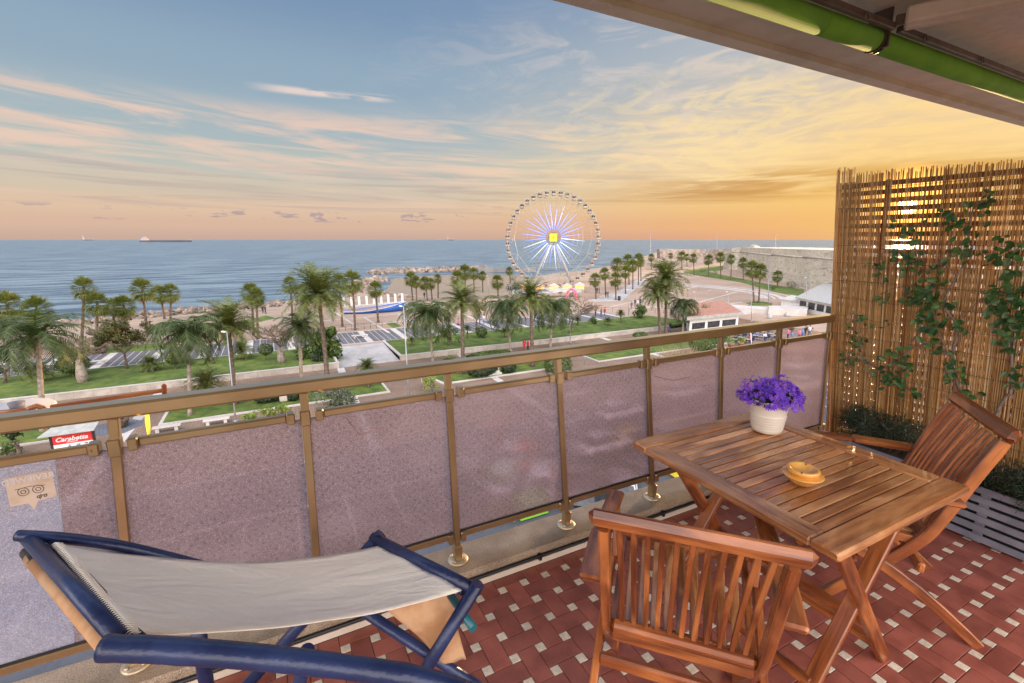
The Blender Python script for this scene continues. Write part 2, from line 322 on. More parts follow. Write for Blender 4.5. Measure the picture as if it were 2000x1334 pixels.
# ------------------------------------------------------------------ mesh builder
class MB:
    def __init__(s): s.v = []; s.f = []; s.uv = []; s.mi = []; s.sm = []; s.mats = []
    def mat(s, m):
        if m not in s.mats: s.mats.append(m)
        return s.mats.index(m)
    def face(s, idx, uvs=None, mi=0, smooth=False):
        s.f.append(idx); s.uv.append(uvs or [(s.v[i][0]+s.v[i][2], s.v[i][1]) for i in idx]); s.mi.append(mi); s.sm.append(smooth)
    def beam(s, p0, p1, w, h, roll=None, bev=.12, m=None):
        """rounded rectangular bar p0->p1; w across, h along 'roll' (default up)"""
        mi = s.mat(m) if m else 0
        p0 = Vector(p0); p1 = Vector(p1); d = p1-p0; Ln = d.length; d.normalize()
        upv = Vector(roll) if roll is not None else Vector((0, 0, 1))
        if abs(upv.dot(d)) > .98: upv = Vector((0, 1, 0))
        sd = d.cross(upv).normalized(); upv = sd.cross(d)
        c = min(w, h)*bev; a, b_ = w/2, h/2
        prof = [(-a, -b_+c), (-a+c, -b_), (a-c, -b_), (a, -b_+c), (a, b_-c), (a-c, b_), (-a+c, b_), (-a, b_-c)]
        uo = random.random()*20; vo = random.random()*20
        base = len(s.v); rings = [(0, 1-2*c/max(w, 1e-6)), (c, 1), (Ln-c, 1), (Ln, 1-2*c/max(w, 1e-6))]
        for t, k in rings:
            ky = k if k == 1 else 1-2*c/max(h, 1e-6)
            for x, y in prof: s.v.append(tuple(p0+d*t+sd*(x*k)+upv*(y*ky)))
        per = [0]
        for i in range(8): per.append(per[-1]+math.dist(prof[i], prof[(i+1) % 8]))
        for r in range(3):
            for i in range(8):
                j = (i+1) % 8
                s.face((base+r*8+i, base+(r+1)*8+i, base+(r+1)*8+j, base+r*8+j), [(uo+rings[r][0], vo+per[i]), (uo+rings[r+1][0], vo+per[i]), (uo+rings[r+1][0], vo+per[i+1]), (uo+rings[r][0], vo+per[i+1])], mi)
        s.face(tuple(base+i for i in range(8)), [(uo+prof[i][0], vo+prof[i][1]) for i in range(8)], mi)
        s.face(tuple(base+24+7-i for i in range(8)), [(uo+prof[7-i][0], vo+prof[7-i][1]) for i in range(8)], mi)
        return s
    def path(s, pts, w, h, across=(1, 0, 0), bev=.15, m=None):
        mi = s.mat(m) if m else 0; pts = [Vector(p) for p in pts]; k = len(pts); sd = Vector(across).normalized(); c = min(w, h)*bev; a, b_ = w/2, h/2
        prof = [(-a, -b_+c), (-a+c, -b_), (a-c, -b_), (a, -b_+c), (a, b_-c), (a-c, b_), (-a+c, b_), (-a, b_-c)]; base = len(s.v); uo = random.random()*20; l = 0; ls = []
        for i, p in enumerate(pts):
            d0 = (pts[i]-pts[i-1]).normalized() if i else None; d1 = (pts[i+1]-pts[i]).normalized() if i < k-1 else None; d = ((d0 or d1)+(d1 or d0)).normalized(); u = sd.cross(d).normalized(); q = 1/max(.5, d.dot(d0 or d1))
            if i: l += (p-pts[i-1]).length
            ls.append(l); e = 1-.12*(i in (0, k-1))
            for x, y in prof: s.v.append(tuple(p+sd*x*e+u*y*e*q))
        for r in range(k-1):
            for i in range(8): j = (i+1) % 8; s.face((base+r*8+i, base+(r+1)*8+i, base+(r+1)*8+j, base+r*8+j), [(uo+ls[r], uo+i*.012), (uo+ls[r+1], uo+i*.012), (uo+ls[r+1], uo+(i+1)*.012), (uo+ls[r], uo+(i+1)*.012)], mi)
        s.face(tuple(base+i for i in range(8)), None, mi); s.face(tuple(base+(k-1)*8+7-i for i in range(8)), None, mi); return s
    def box(s, x0, x1, y0, y1, z0, z1, bev=0, m=None):
        if bev: return s.beam(((x0+x1)/2, y0, (z0+z1)/2), ((x0+x1)/2, y1, (z0+z1)/2), x1-x0, z1-z0, bev=bev, m=m)
        mi = s.mat(m) if m else 0; b = len(s.v)
        for x in (x0, x1):
            for y in (y0, y1):
                for z in (z0, z1): s.v.append((x, y, z))
        for q in ((0, 1, 3, 2), (4, 6, 7, 5), (0, 4, 5, 1), (2, 3, 7, 6), (0, 2, 6, 4), (1, 5, 7, 3)): s.face(tuple(b+i for i in q), None, mi)
        return s
    def tube(s, pts, rad, n=8, cap=True, m=None, smooth=True):
        mi = s.mat(m) if m else 0; pts = [Vector(p) for p in pts]; k = len(pts)
        rad = rad if isinstance(rad, (list, tuple)) else [rad]*k
        b = len(s.v); d0 = (pts[1]-pts[0]).normalized(); a = Vector((0, 0, 1)) if abs(d0.z) < .9 else Vector((1, 0, 0))
        sd = d0.cross(a).normalized(); uo = random.random()*20; l = 0
        ls = []
        for i, p in enumerate(pts):
            d = (pts[min(i+1, k-1)]-pts[max(i-1, 0)]).normalized(); sd = (sd-d*sd.dot(d)).normalized(); u = d.cross(sd)
            if i: l += (p-pts[i-1]).length
            ls.append(l)
            for j in range(n):
                t = 2*math.pi*j/n; s.v.append(tuple(p+(sd*math.cos(t)+u*math.sin(t))*rad[i]))
        for i in range(k-1):
            for j in range(n):
                j2 = (j+1) % n; s.face((b+i*n+j, b+i*n+j2, b+(i+1)*n+j2, b+(i+1)*n+j), [(uo+ls[i], uo+j*.02), (uo+ls[i], uo+(j+1)*.02), (uo+ls[i+1], uo+(j+1)*.02), (uo+ls[i+1], uo+j*.02)], mi, smooth)
        if cap: s.face(tuple(b+n-1-j for j in range(n)), None, mi); s.face(tuple(b+(k-1)*n+j for j in range(n)), None, mi)
        return s
    def lathe(s, prof, c=(0, 0, 0), n=32, m=None, fn=None):
        mi = s.mat(m) if m else 0; b = len(s.v); c = Vector(c)
        for r, z in prof:
            for j in range(n):
                t = 2*math.pi*j/n; s.v.append((c.x+r*math.cos(t), c.y+r*math.sin(t), c.z+z))
        for i in range(len(prof)-1):
            for j in range(n): j2 = (j+1) % n; s.face((b+i*n+j, b+i*n+j2, b+(i+1)*n+j2, b+(i+1)*n+j), None, mi, True)
        if prof[0][0] > 1e-5: s.face(tuple(b+n-1-j for j in range(n)), None, mi)
        if prof[-1][0] > 1e-5: s.face(tuple(b+(len(prof)-1)*n+j for j in range(n)), None, mi)
        return s
    def poly(s, pts, m=None):
        mi = s.mat(m) if m else 0; b = len(s.v); s.v += [tuple(p) for p in pts]; s.face(tuple(range(b, b+len(pts))), None, mi); return s
    def prism(s, pts, z0, z1, m=None):
        a = sum(pts[i][0]*pts[(i+1) % len(pts)][1]-pts[(i+1) % len(pts)][0]*pts[i][1] for i in range(len(pts)))
        if a < 0: pts = pts[::-1]
        mi = s.mat(m) if m else 0; b = len(s.v); n = len(pts)
        s.v += [(p[0], p[1], z0) for p in pts]+[(p[0], p[1], z1) for p in pts]
        s.face(tuple(b+n+i for i in range(n)), None, mi); s.face(tuple(b+n-1-i for i in range(n)), None, mi)
        for i in range(n): j = (i+1) % n; s.face((b+i, b+j, b+n+j, b+n+i), None, mi)
        return s
    def build(s, name, m=None, parent=None, smooth=False, local=False):
        me = bpy.data.meshes.new(name); me.from_pydata(s.v, [], s.f); 
        mats = s.mats if s.mats else [m]
        for q in mats: me.materials.append(M[q] if isinstance(q, str) else q)
        if s.mats: me.polygons.foreach_set('material_index', s.mi)
        me.polygons.foreach_set('use_smooth', [bool(x) or smooth for x in s.sm])
        uvl = me.uv_layers.new(name='UVMap'); flat = [c for u in s.uv for p in u for c in p]; uvl.data.foreach_set('uv', flat)
        me.update()
        o = bpy.data.objects.new(name, me); COL.objects.link(o)
        if parent:
            o.parent = parent; o.matrix_parent_inverse = Matrix.Identity(4)
            o.location = (0, 0, 0) if (local or parent.type == 'MESH') else -parent.location
        return o
def tag(o, label=None, cat=None, group=None, kind=None):
    if label: o['label'] = label
    if cat: o['category'] = cat
    if group: o['group'] = group
    if kind: o['kind'] = kind
    return o
def empty(name, loc, label, cat, group=None, rz=0):
    o = bpy.data.objects.new(name, None); COL.objects.link(o); o.location = loc; o.rotation_euler = (0, 0, rz); o.empty_display_size = .1
    return tag(o, label, cat, group)
def struct(name, mb, m=None): return tag(mb.build(name, m), kind='structure')
def copy_tree(o, label=None, parent=None):
    c = o.copy(); COL.objects.link(c)
    if label: c['label'] = label
    if parent: c.parent = parent
    for ch in o.children: copy_tree(ch, None, c)
    return c
def text_mesh(txt, size, m, name='lettering', shear=0, off=0, extrude=.002):
    cu = bpy.data.curves.new('t', 'FONT'); cu.body = txt; cu.size = size; cu.shear = shear; cu.offset = off; cu.extrude = extrude; cu.align_x = 'CENTER'; cu.align_y = 'CENTER'
    o = bpy.data.objects.new('t', cu); COL.objects.link(o); bpy.context.view_layer.update()
    me = bpy.data.meshes.new_from_object(o.evaluated_get(bpy.context.evaluated_depsgraph_get())); bpy.data.objects.remove(o)
    me.materials.clear(); me.materials.append(M[m]); q = bpy.data.objects.new(name, me); COL.objects.link(q); return q
# ================================================================== BALCONY SETTING
YR = 1.89                                   # railing plane
s_ = .0393; P3 = 3*s_; hc = Vector((1.010, 1.426))
X0, X1, Y0, Y1 = -1.6, 5.2, -.75, 1.795
fl = MB(); fl.box(X0-.5, X1+.4, -2.6, 1.99, -.30, -.006, m='grout')
g_ = .0013
def tile(cx, cy, hx, hy, mname):
    x0, x1, y0, y1 = max(cx-hx+g_, X0), min(cx+hx-g_, X1), max(cy-hy+g_, Y0), min(cy+hy-g_, Y1)
    if x1-x0 < .004 or y1-y0 < .004: return
    mi = fl.mat(mname); b = len(fl.v); c = .0016; dz = random.uniform(-.0004, .0004)
    for (xa, xb, ya, yb, z) in ((x0, x1, y0, y1, -.004), (x0, x1, y0, y1, -.0012+dz), (x0+c, x1-c, y0+c, y1-c, dz)):
        fl.v += [(xa, ya, z), (xb, ya, z), (xb, yb, z), (xa, yb, z)]
    for r in (0, 4):
        for i in range(4): j = (i+1) % 4; fl.face((b+r+i, b+r+j, b+r+4+j, b+r+4+i), None, mi)
    fl.face((b+8, b+9, b+10, b+11), None, mi)
for i in range(-26, 38):
    for j in range(-20, 7):
        cx, cy = hc.x+i*P3, hc.y+j*P3
        if (i+j) % 2 == 0: tile(cx, cy, 2*s_, s_, 'tile')
        else: tile(cx, cy, s_, 2*s_, 'tile')
        tile(cx-1.5*s_, cy+1.5*s_, s_/2, s_/2, 'tile_white')
struct('floor', fl)
k = MB(); k.box(-4, 5.6, 1.806, 1.995, -.004, .068, m='kerb'); k.beam((-4, 1.90, .084), (5.6, 1.90, .084), .222, .032, bev=.3, m='kerb'); k.box(-4, 5.6, 1.798, 1.8055, 0, .03, m='fascia')
struct('balcony_kerb', k)
hz = MB(); hz.tube([(-4, 1.795, .048), (0, 1.796, .046), (.9, 1.794, .049), (2, 1.796, .046), (5.4, 1.795, .048)], .0085, 10); 
for x in [-.6+.42*i for i in range(9)]: hz.box(x-.007, x+.007, 1.783, 1.806, .030, .060)
tag(hz.build('drip_hose', 'black'), 'thin black hose clipped along the inner face of the granite kerb', 'hose')
c_ = MB(); c_.box(-4, 8, 1.865, 1.95, 2.628, 2.9, m='fascia'); c_.box(-4, 8, 1.58, 1.8648, 2.66, 2.9, m='fascia'); c_.box(-4, 8, -1.2, 1.5798, 2.70, 2.9, m='ceiling')
struct('ceiling_slab', c_)
# awning
aw = empty('roller_awning', (2.6, 1.46, 2.56), 'rolled green fabric awning with brown bar hung under the balcony ceiling', 'awning')
f1 = MB()
def roll(xa, xb):
    f1.tube([(xa, 1.46, 2.572), (xa+.004, 1.46, 2.572), (xb-.004, 1.46, 2.572), (xb, 1.46, 2.572)], [.044, .050, .050, .044], 28)
roll(-1, 2.30); roll(2.302, 2.735); roll(2.775, 5.2); roll(5.202, 8); f1.build('fabric_roll', 'awning', aw)
f2 = MB(); f2.tube([(2.725, 1.46, 2.572), (2.785, 1.46, 2.572)], .034, 20); f2.tube([(2.737, 1.46, 2.572), (2.743, 1.46, 2.572)], .055, 24); f2.tube([(2.767, 1.46, 2.572), (2.773, 1.46, 2.572)], .055, 24); f2.box(2.748, 2.762, 1.40, 1.50, 2.53, 2.70); f2.build('joint_bracket', 'dark_metal', aw)
f3 = MB(); f3.beam((-1, 1.375, 2.60), (2.73, 1.375, 2.60), .026, .03); f3.beam((2.78, 1.375, 2.60), (8, 1.375, 2.60), .026, .03); f3.build('front_bar', 'dark_metal', aw)
for x in (1.55, 2.0, 2.46, 2.98, 3.62, 4.4):
    rg = MB(); pts = [(x+.016*math.cos(t), 1.352, 2.588+.016*math.sin(t)) for t in [i*math.pi/7 for i in range(15)]]; rg.tube(pts, .0035, 6, False); rg.build('ring', 'dark_metal', aw)
ar = empty('awning_arm', (2.76, 1.35, 2.62), 'pale folded awning arm in two long box sections under the ceiling', 'awning arm')
A0 = Vector((2.745, 1.34, 2.625)); dA = (onz(2000, 9, 2.6)-onz(1712, 66, 2.6)); dA.z = 0; dA.normalize(); nA = Vector((dA.y, -dA.x, 0))
q = MB(); q.beam(A0+nA*.03, A0+nA*.03+dA*3, .052, .07, bev=.15); q.build('outer_arm', 'fascia', ar)
q = MB(); q.beam(A0-nA*.035, A0-nA*.035+dA*3, .062, .07, bev=.15); q.build('inner_arm', 'fascia', ar)
q = MB(); q.beam(A0-dA*.035, A0+dA*.03, .03, .04); q.build('elbow', 'dark_metal', ar)

# ================================================================== RAILING
rl = empty('balcony_railing', (1.5, YR, .1), 'bronze metal balcony railing with frosted mauve glass panels', 'railing')
h_ = MB(); h_.beam((-3.2, YR+.003, 1.074), (3.53, YR+.003, 1.074), .066, .05, bev=.16); h_.build('handrail', 'brass', rl)
tops = [(-1.06, -1.18), (-.504, -.57), (.070, .052), (.651, .676), (1.223, 1.302), (1.80, 1.919), (2.392, 2.50), (2.953, 3.05), (3.525, 3.60)]
def px_at(i, z): t, b = tops[i]; return b+(t-b)*(z-.1)/1.0
for i, (xt, xb) in enumerate(tops):
    p = MB(); p.beam((xb, YR, .115), (xt, YR, 1.048), .029, .030, roll=(0, 1, 0), bev=.1); po = p.build('post', 'brass', rl)
    xm = px_at(i, .955); xl = px_at(i, .25)
    s = MB(); s.beam((xm, YR, .915), (xm, YR, .978), .038, .042, roll=(0, 1, 0)); s.build('collar', 'brass', po)
    for sx in (-1, 1):
        s = MB(); s.beam((xm+sx*.036, YR-.004, .953), (xm+sx*.066, YR-.004, .953), .042, .044, bev=.1); s.tube([(xm+sx*.058, YR-.0289, .952), (xm+sx*.058, YR-.0305, .952)], .004, 8, m=None); s.build('clamp', 'brass', po)
        s = MB(); s.beam((xl+sx*.018, YR-.002, .232), (xl+sx*.045, YR-.002, .232), .04, .05, bev=.1); s.build('clamp', 'brass', po)
    s = MB(); s.beam((xb, YR, .112), (xb, YR, .185), .038, .040, roll=(0, 1, 0), bev=.08); s.build('socket', 'brass', po)
    s = MB(); s.lathe([(.048, 0), (.050, .006), (.046, .012), (.02, .013)], (xb, YR, .1005), 28)
    for a in (45, 135, 225, 315): s.lathe([(.008, .013), (.008, .02), (.004, .022), (.0, .022)], (xb+.036*math.cos(R(a)), YR+.036*math.sin(R(a)), .1005), 6)
    s.build('base_plate', 'pale_metal', po)
for i in range(len(tops)-1):
    a, b_ = px_at(i, .952)+.064, px_at(i+1, .952)-.064
    s = MB(); s.beam((a, YR-.002, .954), (b_, YR-.002, .954), .028, .030, bev=.2); s.build('mid_rail', 'brass', rl)
    a, b_ = px_at(i, .24)+.04, px_at(i+1, .24)-.04
    s = MB(); s.beam((a, YR-.002, .242), (b_, YR-.002, .242), .022, .03, bev=.15); s.box(a, b_, YR-.012, YR+.008, .2575, .266, m='black') if 0 else None; s.build('lower_rail', 'brass', rl)
    # glass: a 6 mm sheet between the posts
    zt, zb = .94, .254
    def gl(f0, f1_, mname):
        s = MB(); P = []
        for y in (YR-.003, YR+.003):
            for (z, f) in ((zb, f0), (zb, f1_), (zt, f1_), (zt, f0)):
                A = px_at(i, z)+.0155; B = px_at(i+1, z)-.0155; P.append((A+(B-A)*f, y, z))
        s.v = P
        for q in ((0, 1, 2, 3), (7, 6, 5, 4), (0, 4, 5, 1), (1, 5, 6, 2), (2, 6, 7, 3), (3, 7, 4, 0)): s.face(q)
        return s.build('glass_panel', mname, rl)
    if i == 0:
        gl(0, .745, 'blue_glass'); gl(.75, 1, 'mauve_glass')['label'] = 'narrow mauve strip of glass beside the bluish pane'
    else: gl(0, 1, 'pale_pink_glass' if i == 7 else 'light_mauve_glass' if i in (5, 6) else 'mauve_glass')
    s = MB(); A = px_at(i, zb)+.019; B = px_at(i+1, zb)-.019; s.box(A, B, YR-.0065, YR+.0065, .2575, .2655); s.build('gasket', 'black', rl)
def on_pn(x, y): return ony(x, y, YR-.0038)
s = MB(); s.tube([on_pn(674, 815), on_pn(688, 832), on_pn(701, 850), on_pn(722, 843), on_pn(745, 838)], .0009, 4, False); s.build('crack', 'teak', rl)
s = MB(); s.tube([on_pn(1279, 735), on_pn(1300, 740), on_pn(1315, 743), on_pn(1333, 739), on_pn(1350, 736)], .0014, 4, False); s.build('crack', 'twig', rl)
# sticker on the bluish pane (seen from behind: mirrored)
def on_pane(x, y, d=.0036): v = ony(x, y, YR-d); return v
cs = [on_pane(*c) for c in ((8, 935), (100, 917), (112, 968), (75, 978), (68, 996), (56, 983), (20, 990))]
sk = empty('sticker', on_pane(60, 950), 'faded brown speech bubble sticker with mirrored words on the bluish glass', 'sticker')
s = MB(); n = len(cs); s.v = [tuple(c) for c in cs]+[(c.x, c.y-.0007, c.z) for c in cs]; s.face(tuple(range(n, 2*n))); s.face(tuple(range(n-1, -1, -1)))
for i in range(n): j = (i+1) % n; s.face((i, j, n+j, n+i))
s.build('sticker_sheet', 'sticker', sk)
def put_text(o, px, py, d, rot, parent, mirror=True):
    p = ony(px, py, YR-d); M3 = Matrix(((-1 if mirror else 1, 0, 0), (0, 0, -1), (0, 1, 0))).transposed()
    Rm = Matrix(((1, 0, 0), (0, 0, -1), (0, 1, 0))); mir = Matrix.Diagonal((-1 if mirror else 1, 1, 1)); 
    m4 = (Rm @ Matrix.Rotation(rot, 3, 'Z') @ mir).to_4x4()
    o.data.transform(m4); o.data.transform(Matrix.Translation(p))
    if mirror: o.data.flip_normals()
    o.parent = parent; o.location = -parent.location
t = text_mesh('REVIEWED', .026, 'sticker_text', 'word', off=.0008, extrude=.0002); put_text(t, 55, 936, .0047, R(2), sk)
t = text_mesh('trip', .018, 'ink', 'word', off=.0006, extrude=.0002); put_text(t, 82, 968, .0047, R(2), sk)
s = MB(); 
for dx in (-.0175, .0175):
    c0 = ony(60, 958, YR-.0047); c0 = c0+Vector((dx, 0, dx*.03))
    for r_ in (.013, .006): s.tube([c0+Vector((r_*math.cos(a), 0, r_*math.sin(a))) for a in [i*math.pi/10 for i in range(21)]], .001, 5, False)
s.tube([c0+Vector((x, 0, .014-abs(x+.0175)*.12)) for x in (-.052, -.035, -.0175, 0, .017)], .001, 5, False)
s.build('owl_eyes_mark', 'ink', sk)
# brown bar behind the handrail with upright peg, plus the white discs and ring by it
br = empty('outer_bar', (-.7, 2.02, 1.1), 'brown wooden bar with an upright peg just outside the handrail, at far left', 'bar')
YB = 2.03
p0, p1 = ony(98, 795, YB), ony(322, 762, YB)
s = MB(); s.beam(p0, p1, .012, .014, bev=.25); s.build('bar', 'teak', br)
s = MB(); s.beam(ony(322, 775, YB-.03), ony(320, 750, YB-.03), .015, .014, roll=(0, 1, 0), bev=.3); s.build('peg', 'teak', br)
s = MB(); a = ony(60, 800, YB); b_ = ony(98, 797, YB); s.tube([ony(x, y, YB) for x, y in ((52, 803), (60, 797), (72, 793), (82, 796), (88, 803))], .009, 8); s.tube([ony(x, y, YB) for x, y in ((0, 806), (30, 803), (55, 800), (62, 803))], .008, 8); s.build('curved_end', 'teak', br)
tb = empty('outside_table', ony(20, 800, 2.12), 'small round white table top seen just over the handrail at far left', 'table')
tc_ = onz(18, 797, 1.07); s = MB(); s.lathe([(.0, 0), (.11, 0), (.115, .006), (.11, .012), (0, .012)], (tc_.x, tc_.y, 1.055), 36); s.build('table_top', 'white_paint', tb)
s = MB(); s.lathe([(.018, 0), (.022, .02), (.0, .022)], (tc_.x+.02, tc_.y+.0, 1.0675), 18); s.build('glass_knob', 'slat_grey', tb)
s = MB(); s.beam((tc_.x, tc_.y, 1.05), (tc_.x, YR+.05, 1.05), .02, .008); s.build('bracket', 'teak', tb)

def curve(pts, k=6):
    out = []
    for i in range(len(pts)-1):
        p0 = pts[max(i-1, 0)]; p1 = pts[i]; p2 = pts[i+1]; p3 = pts[min(i+2, len(pts)-1)]
        for j in range(k): t = j/k; out.append(.5*((2*p1)+(p2-p0)*t+(2*p0-5*p1+4*p2-p3)*t*t+(3*p1-p0-3*p2+p3)*t**3))
    return out+[pts[-1]]
# ================================================================== TABLE
tx0, tx1, ty0, ty1, tz = 1.355, 2.175, .610, 1.475, .75
tt = empty('folding_table', (1.76, 1.04, 0), 'slatted teak folding table with crossed legs beside the railing', 'table')
fw_ = .085
s = MB(); s.beam((tx0, ty0+fw_/2, tz-.015), (tx1, ty0+fw_/2, tz-.015), fw_, .03, bev=.2); s.beam((tx0, ty1-fw_/2, tz-.015), (tx1, ty1-fw_/2, tz-.015), fw_, .03, bev=.2)
s.beam((tx0+fw_/2, ty0+fw_+.001, tz-.0155), (tx0+fw_/2, ty1-fw_-.001, tz-.0155), fw_, .03, bev=.2); s.beam((tx1-fw_/2, ty0+fw_+.001, tz-.0155), (tx1-fw_/2, ty1-fw_-.001, tz-.0155), fw_, .03, bev=.2)
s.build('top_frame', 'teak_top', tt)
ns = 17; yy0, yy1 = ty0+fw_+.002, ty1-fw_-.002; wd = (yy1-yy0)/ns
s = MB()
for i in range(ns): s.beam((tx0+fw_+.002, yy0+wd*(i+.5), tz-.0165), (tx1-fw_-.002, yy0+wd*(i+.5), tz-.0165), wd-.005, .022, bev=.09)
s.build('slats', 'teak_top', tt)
s = MB(); 
for y in (ty0+.055, ty1-.055): s.beam((tx0+.06, y, tz-.05), (tx1-.06, y, tz-.05), .022, .038)
for x in (tx0+.25, tx1-.25): s.beam((x, ty0+.07, tz-.042), (x, ty1-.07, tz-.042), .03, .022)
s.build('apron', 'teak', tt)
for yy, dy in ((.700, .026), (1.385, -.026)):
    for k_, (xa, xb) in enumerate(((1.49, 2.01), (2.03, 1.50))):
        y = yy+dy*k_
        s = MB(); s.beam((xa, y, .725), (xb, y, .004), .026, .052, roll=(0, 1, 0) if 0 else (1, 0, .6), bev=.15); s.build('leg', 'teak', tt)
for x, z in ((1.95, .09), (1.555, .09), (1.86, .215)): 
    s = MB(); s.beam((x, .725, z), (x, 1.36, z), .022, .036); s.build('stretcher', 'teak', tt)

# ================================================================== CHAIRS
def chair(name_label, loc, ang):
    r = empty('folding_chair', loc, name_label, 'chair', 'teak folding armchairs at the table', ang)
    def bp(x, *pts): return [(x, y, z) for y, z in pts]
    s = MB(); s.beam((-.262, -.335, .905), (.262, -.335, .905), .034, .058, roll=(0, -.34, .94), bev=.42); s.build('top_rail', 'teak', r, local=True)
    for sx in (-1, 1):
        s = MB(); x = sx*.222; pts = [(-.322, .875), (-.27, .74), (-.222, .60), (-.185, .50), (-.15, .42), (-.06, .30), (.07, .15), (.20, .004)]
        s.path(curve([Vector((x, a[0], a[1])) for a in pts], 3), .028, .045)
        s.build('back_post', 'teak', r, local=True)
        s = MB(); x = sx*.254; pts = [(.20, .60), (.165, .44), (.0, .30), (-.2, .145), (-.38, .004)]
        pts = [(.29, .43), (.13, .36), (-.14, .20), (-.375, .004)]
        s.path(curve([Vector((x, a[0], a[1])) for a in pts], 3), .026, .045)
        s.build('rear_leg', 'teak', r, local=True)
        s = MB(); xa = sx*.268; s.beam((xa, -.225, .622), (xa+sx*.008, .02, .626), .072, .024, bev=.3); s.beam((xa+sx*.008, .019, .626), (xa-sx*.006, .31, .622), .06, .022, bev=.3); s.build('armrest', 'teak', r, local=True)
        s = MB(); s.beam((sx*.253, .25, .612), (sx*.243, .20, .415), .024, .036, roll=(0, 1, 0), bev=.15); s.build('arm_support', 'teak', r, local=True)
    s = MB(); s.beam((-.207, -.158, .428), (.207, -.158, .428), .034, .05, roll=(0, -.4, .9), bev=.3); s.build('back_lower_rail', 'teak', r, local=True)
    s = MB(); n = 11
    for i in range(n):
        x = -.183+.366*i/(n-1); a, b_ = Vector((x*.95, -.160, .445)), Vector((x, -.318, .872)); mid = (a+b_)/2+Vector((0, .014, -.004))
        s.path(curve([a, mid, b_], 4), .015, .011)
    s.build('back_slats', 'teak', r, local=True)
    s = MB(); n = 9
    for i in range(n): x = -.175+.35*i/(n-1); s.beam((x*.9, -.13, .405), (x*1.05, .30, .435), .026, .014, bev=.2)
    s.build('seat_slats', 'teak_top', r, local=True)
    s = MB(); s.beam((-.236, .318, .432), (.236, .318, .432), .042, .034, bev=.25); s.beam((-.205, -.148, .388), (.205, -.148, .388), .03, .04, bev=.2); s.beam((-.205, -.13, .392), (-.220, .296, .424), .02, .035); s.beam((.205, -.13, .392), (.220, .296, .424), .02, .035); s.build('seat_frame', 'teak', r, local=True)
    s = MB(); s.beam((-.24, -.155, .285), (.24, -.155, .285), .026, .045, bev=.25); s.build('rear_stretcher', 'teak', r, local=True)
    s = MB(); s.beam((-.207, .06, .245), (.207, .06, .245), .022, .036, bev=.2); s.build('front_stretcher', 'teak', r, local=True)
    return r
u = Vector((.68, -.735)); chair('teak folding armchair with its back to the viewer, in front of the table', (1.114, .933, 0), math.atan2(u.y, u.x))
u = Vector((.77, .63)); chair('teak folding armchair on the far right side of the table by the planter', (2.373, 1.003, 0), math.atan2(u.y, u.x))

# ================================================================== THINGS ON THE TABLE
fp = Vector((1.995, 1.28, tz+.001)); pot = empty('flower_pot', fp, 'white ribbed pot of purple bellflowers on the wooden table', 'flower pot')
s = MB(); pr = [(.0, 0), (.060, 0), (.063, .004)]; 
for i in range(6): z0 = .012+i*.0125; rr = .064+z0*.13; pr += [(rr, z0), (rr+.003, z0+.005), (rr, z0+.0105)]
pr += [(.075, .092), (.0815, .145), (.084, .147), (.084, .155), (.079, .155), (.075, .12), (0, .12)]
s.lathe(pr, fp, 40); s.build('pot', 'pot', pot)
s = MB(); s.lathe([(0, .125), (.074, .125), (.074, .13), (0, .135)], fp, 24); s.build('soil', 'soil', pot)
s = MB(); st_ = MB(); rnd = random.Random(5)
def flower(mb, c, nrm, r_):
    nrm = nrm.normalized(); a = nrm.cross(Vector((.3, .2, .9))).normalized(); b2 = nrm.cross(a); o = rnd.random()*6
    base = len(mb.v); mb.v.append(tuple(c-nrm*r_*.35))
    for k in range(5):
        t = o+k*2*math.pi/5
        for dt, rr, hh in ((-.42, .62, .0), (0, 1.0, .22), (.42, .62, .0)):
            mb.v.append(tuple(c+(a*math.cos(t+dt)+b2*math.sin(t+dt))*r_*rr+nrm*r_*hh))
    for k in range(5): q = base+1+3*k; mb.face((base, q, q+1, q+2))
for i in range(620):
    th = rnd.random()*2*math.pi; ph = math.acos(rnd.uniform(-.12, 1)); rr = .128*(.9+.13*math.sin(3*th+1)+.08*math.sin(7*th))*(.82+.22*rnd.random())
    d = Vector((math.sin(ph)*math.cos(th)*1.05, math.sin(ph)*math.sin(th)*1.05, math.cos(ph)*.70))
    c = fp+Vector((0, 0, .165))+d*rr*1.0
    c += Vector((RT.x, RT.y, 0))*(.03*max(0, d.dot(RT))+.0)-Vector((0, 0, 1))*max(0, (d.xy.length-.75))*.06
    flower(s, c, d+Vector((rnd.uniform(-.4, .4), rnd.uniform(-.4, .4), rnd.uniform(-.2, .5))), rnd.uniform(.009, .014))
    if i % 9 == 0: st_.tube([fp+Vector((0, 0, .13)), c], .0012, 4, False)
s.build('flowers', 'petal', pot); st_.build('stems', 'dark_leaf', pot)
lf = MB()
def leafquad(mb, c, d, nrm, ln, wd_, fold=.15):
    d = d.normalized(); sd = d.cross(nrm).normalized(); nn = sd.cross(d); b = len(mb.v)
    mb.v += [tuple(c), tuple(c+d*ln*.35+sd*wd_*.5+nn*wd_*fold), tuple(c+d*ln*.72+sd*wd_*.4+nn*wd_*fold*.6), tuple(c+d*ln), tuple(c+d*ln*.72-sd*wd_*.4+nn*wd_*fold*.6), tuple(c+d*ln*.35-sd*wd_*.5+nn*wd_*fold), tuple(c+d*ln*.5)]
    mb.face((b, b+1, b+6)); mb.face((b+1, b+2, b+3, b+6)); mb.face((b, b+6, b+5)); mb.face((b+6, b+3, b+4, b+5))
def rv(r_=rnd): 
    v = Vector((r_.gauss(0, 1), r_.gauss(0, 1), r_.gauss(0, 1))); return v.normalized()
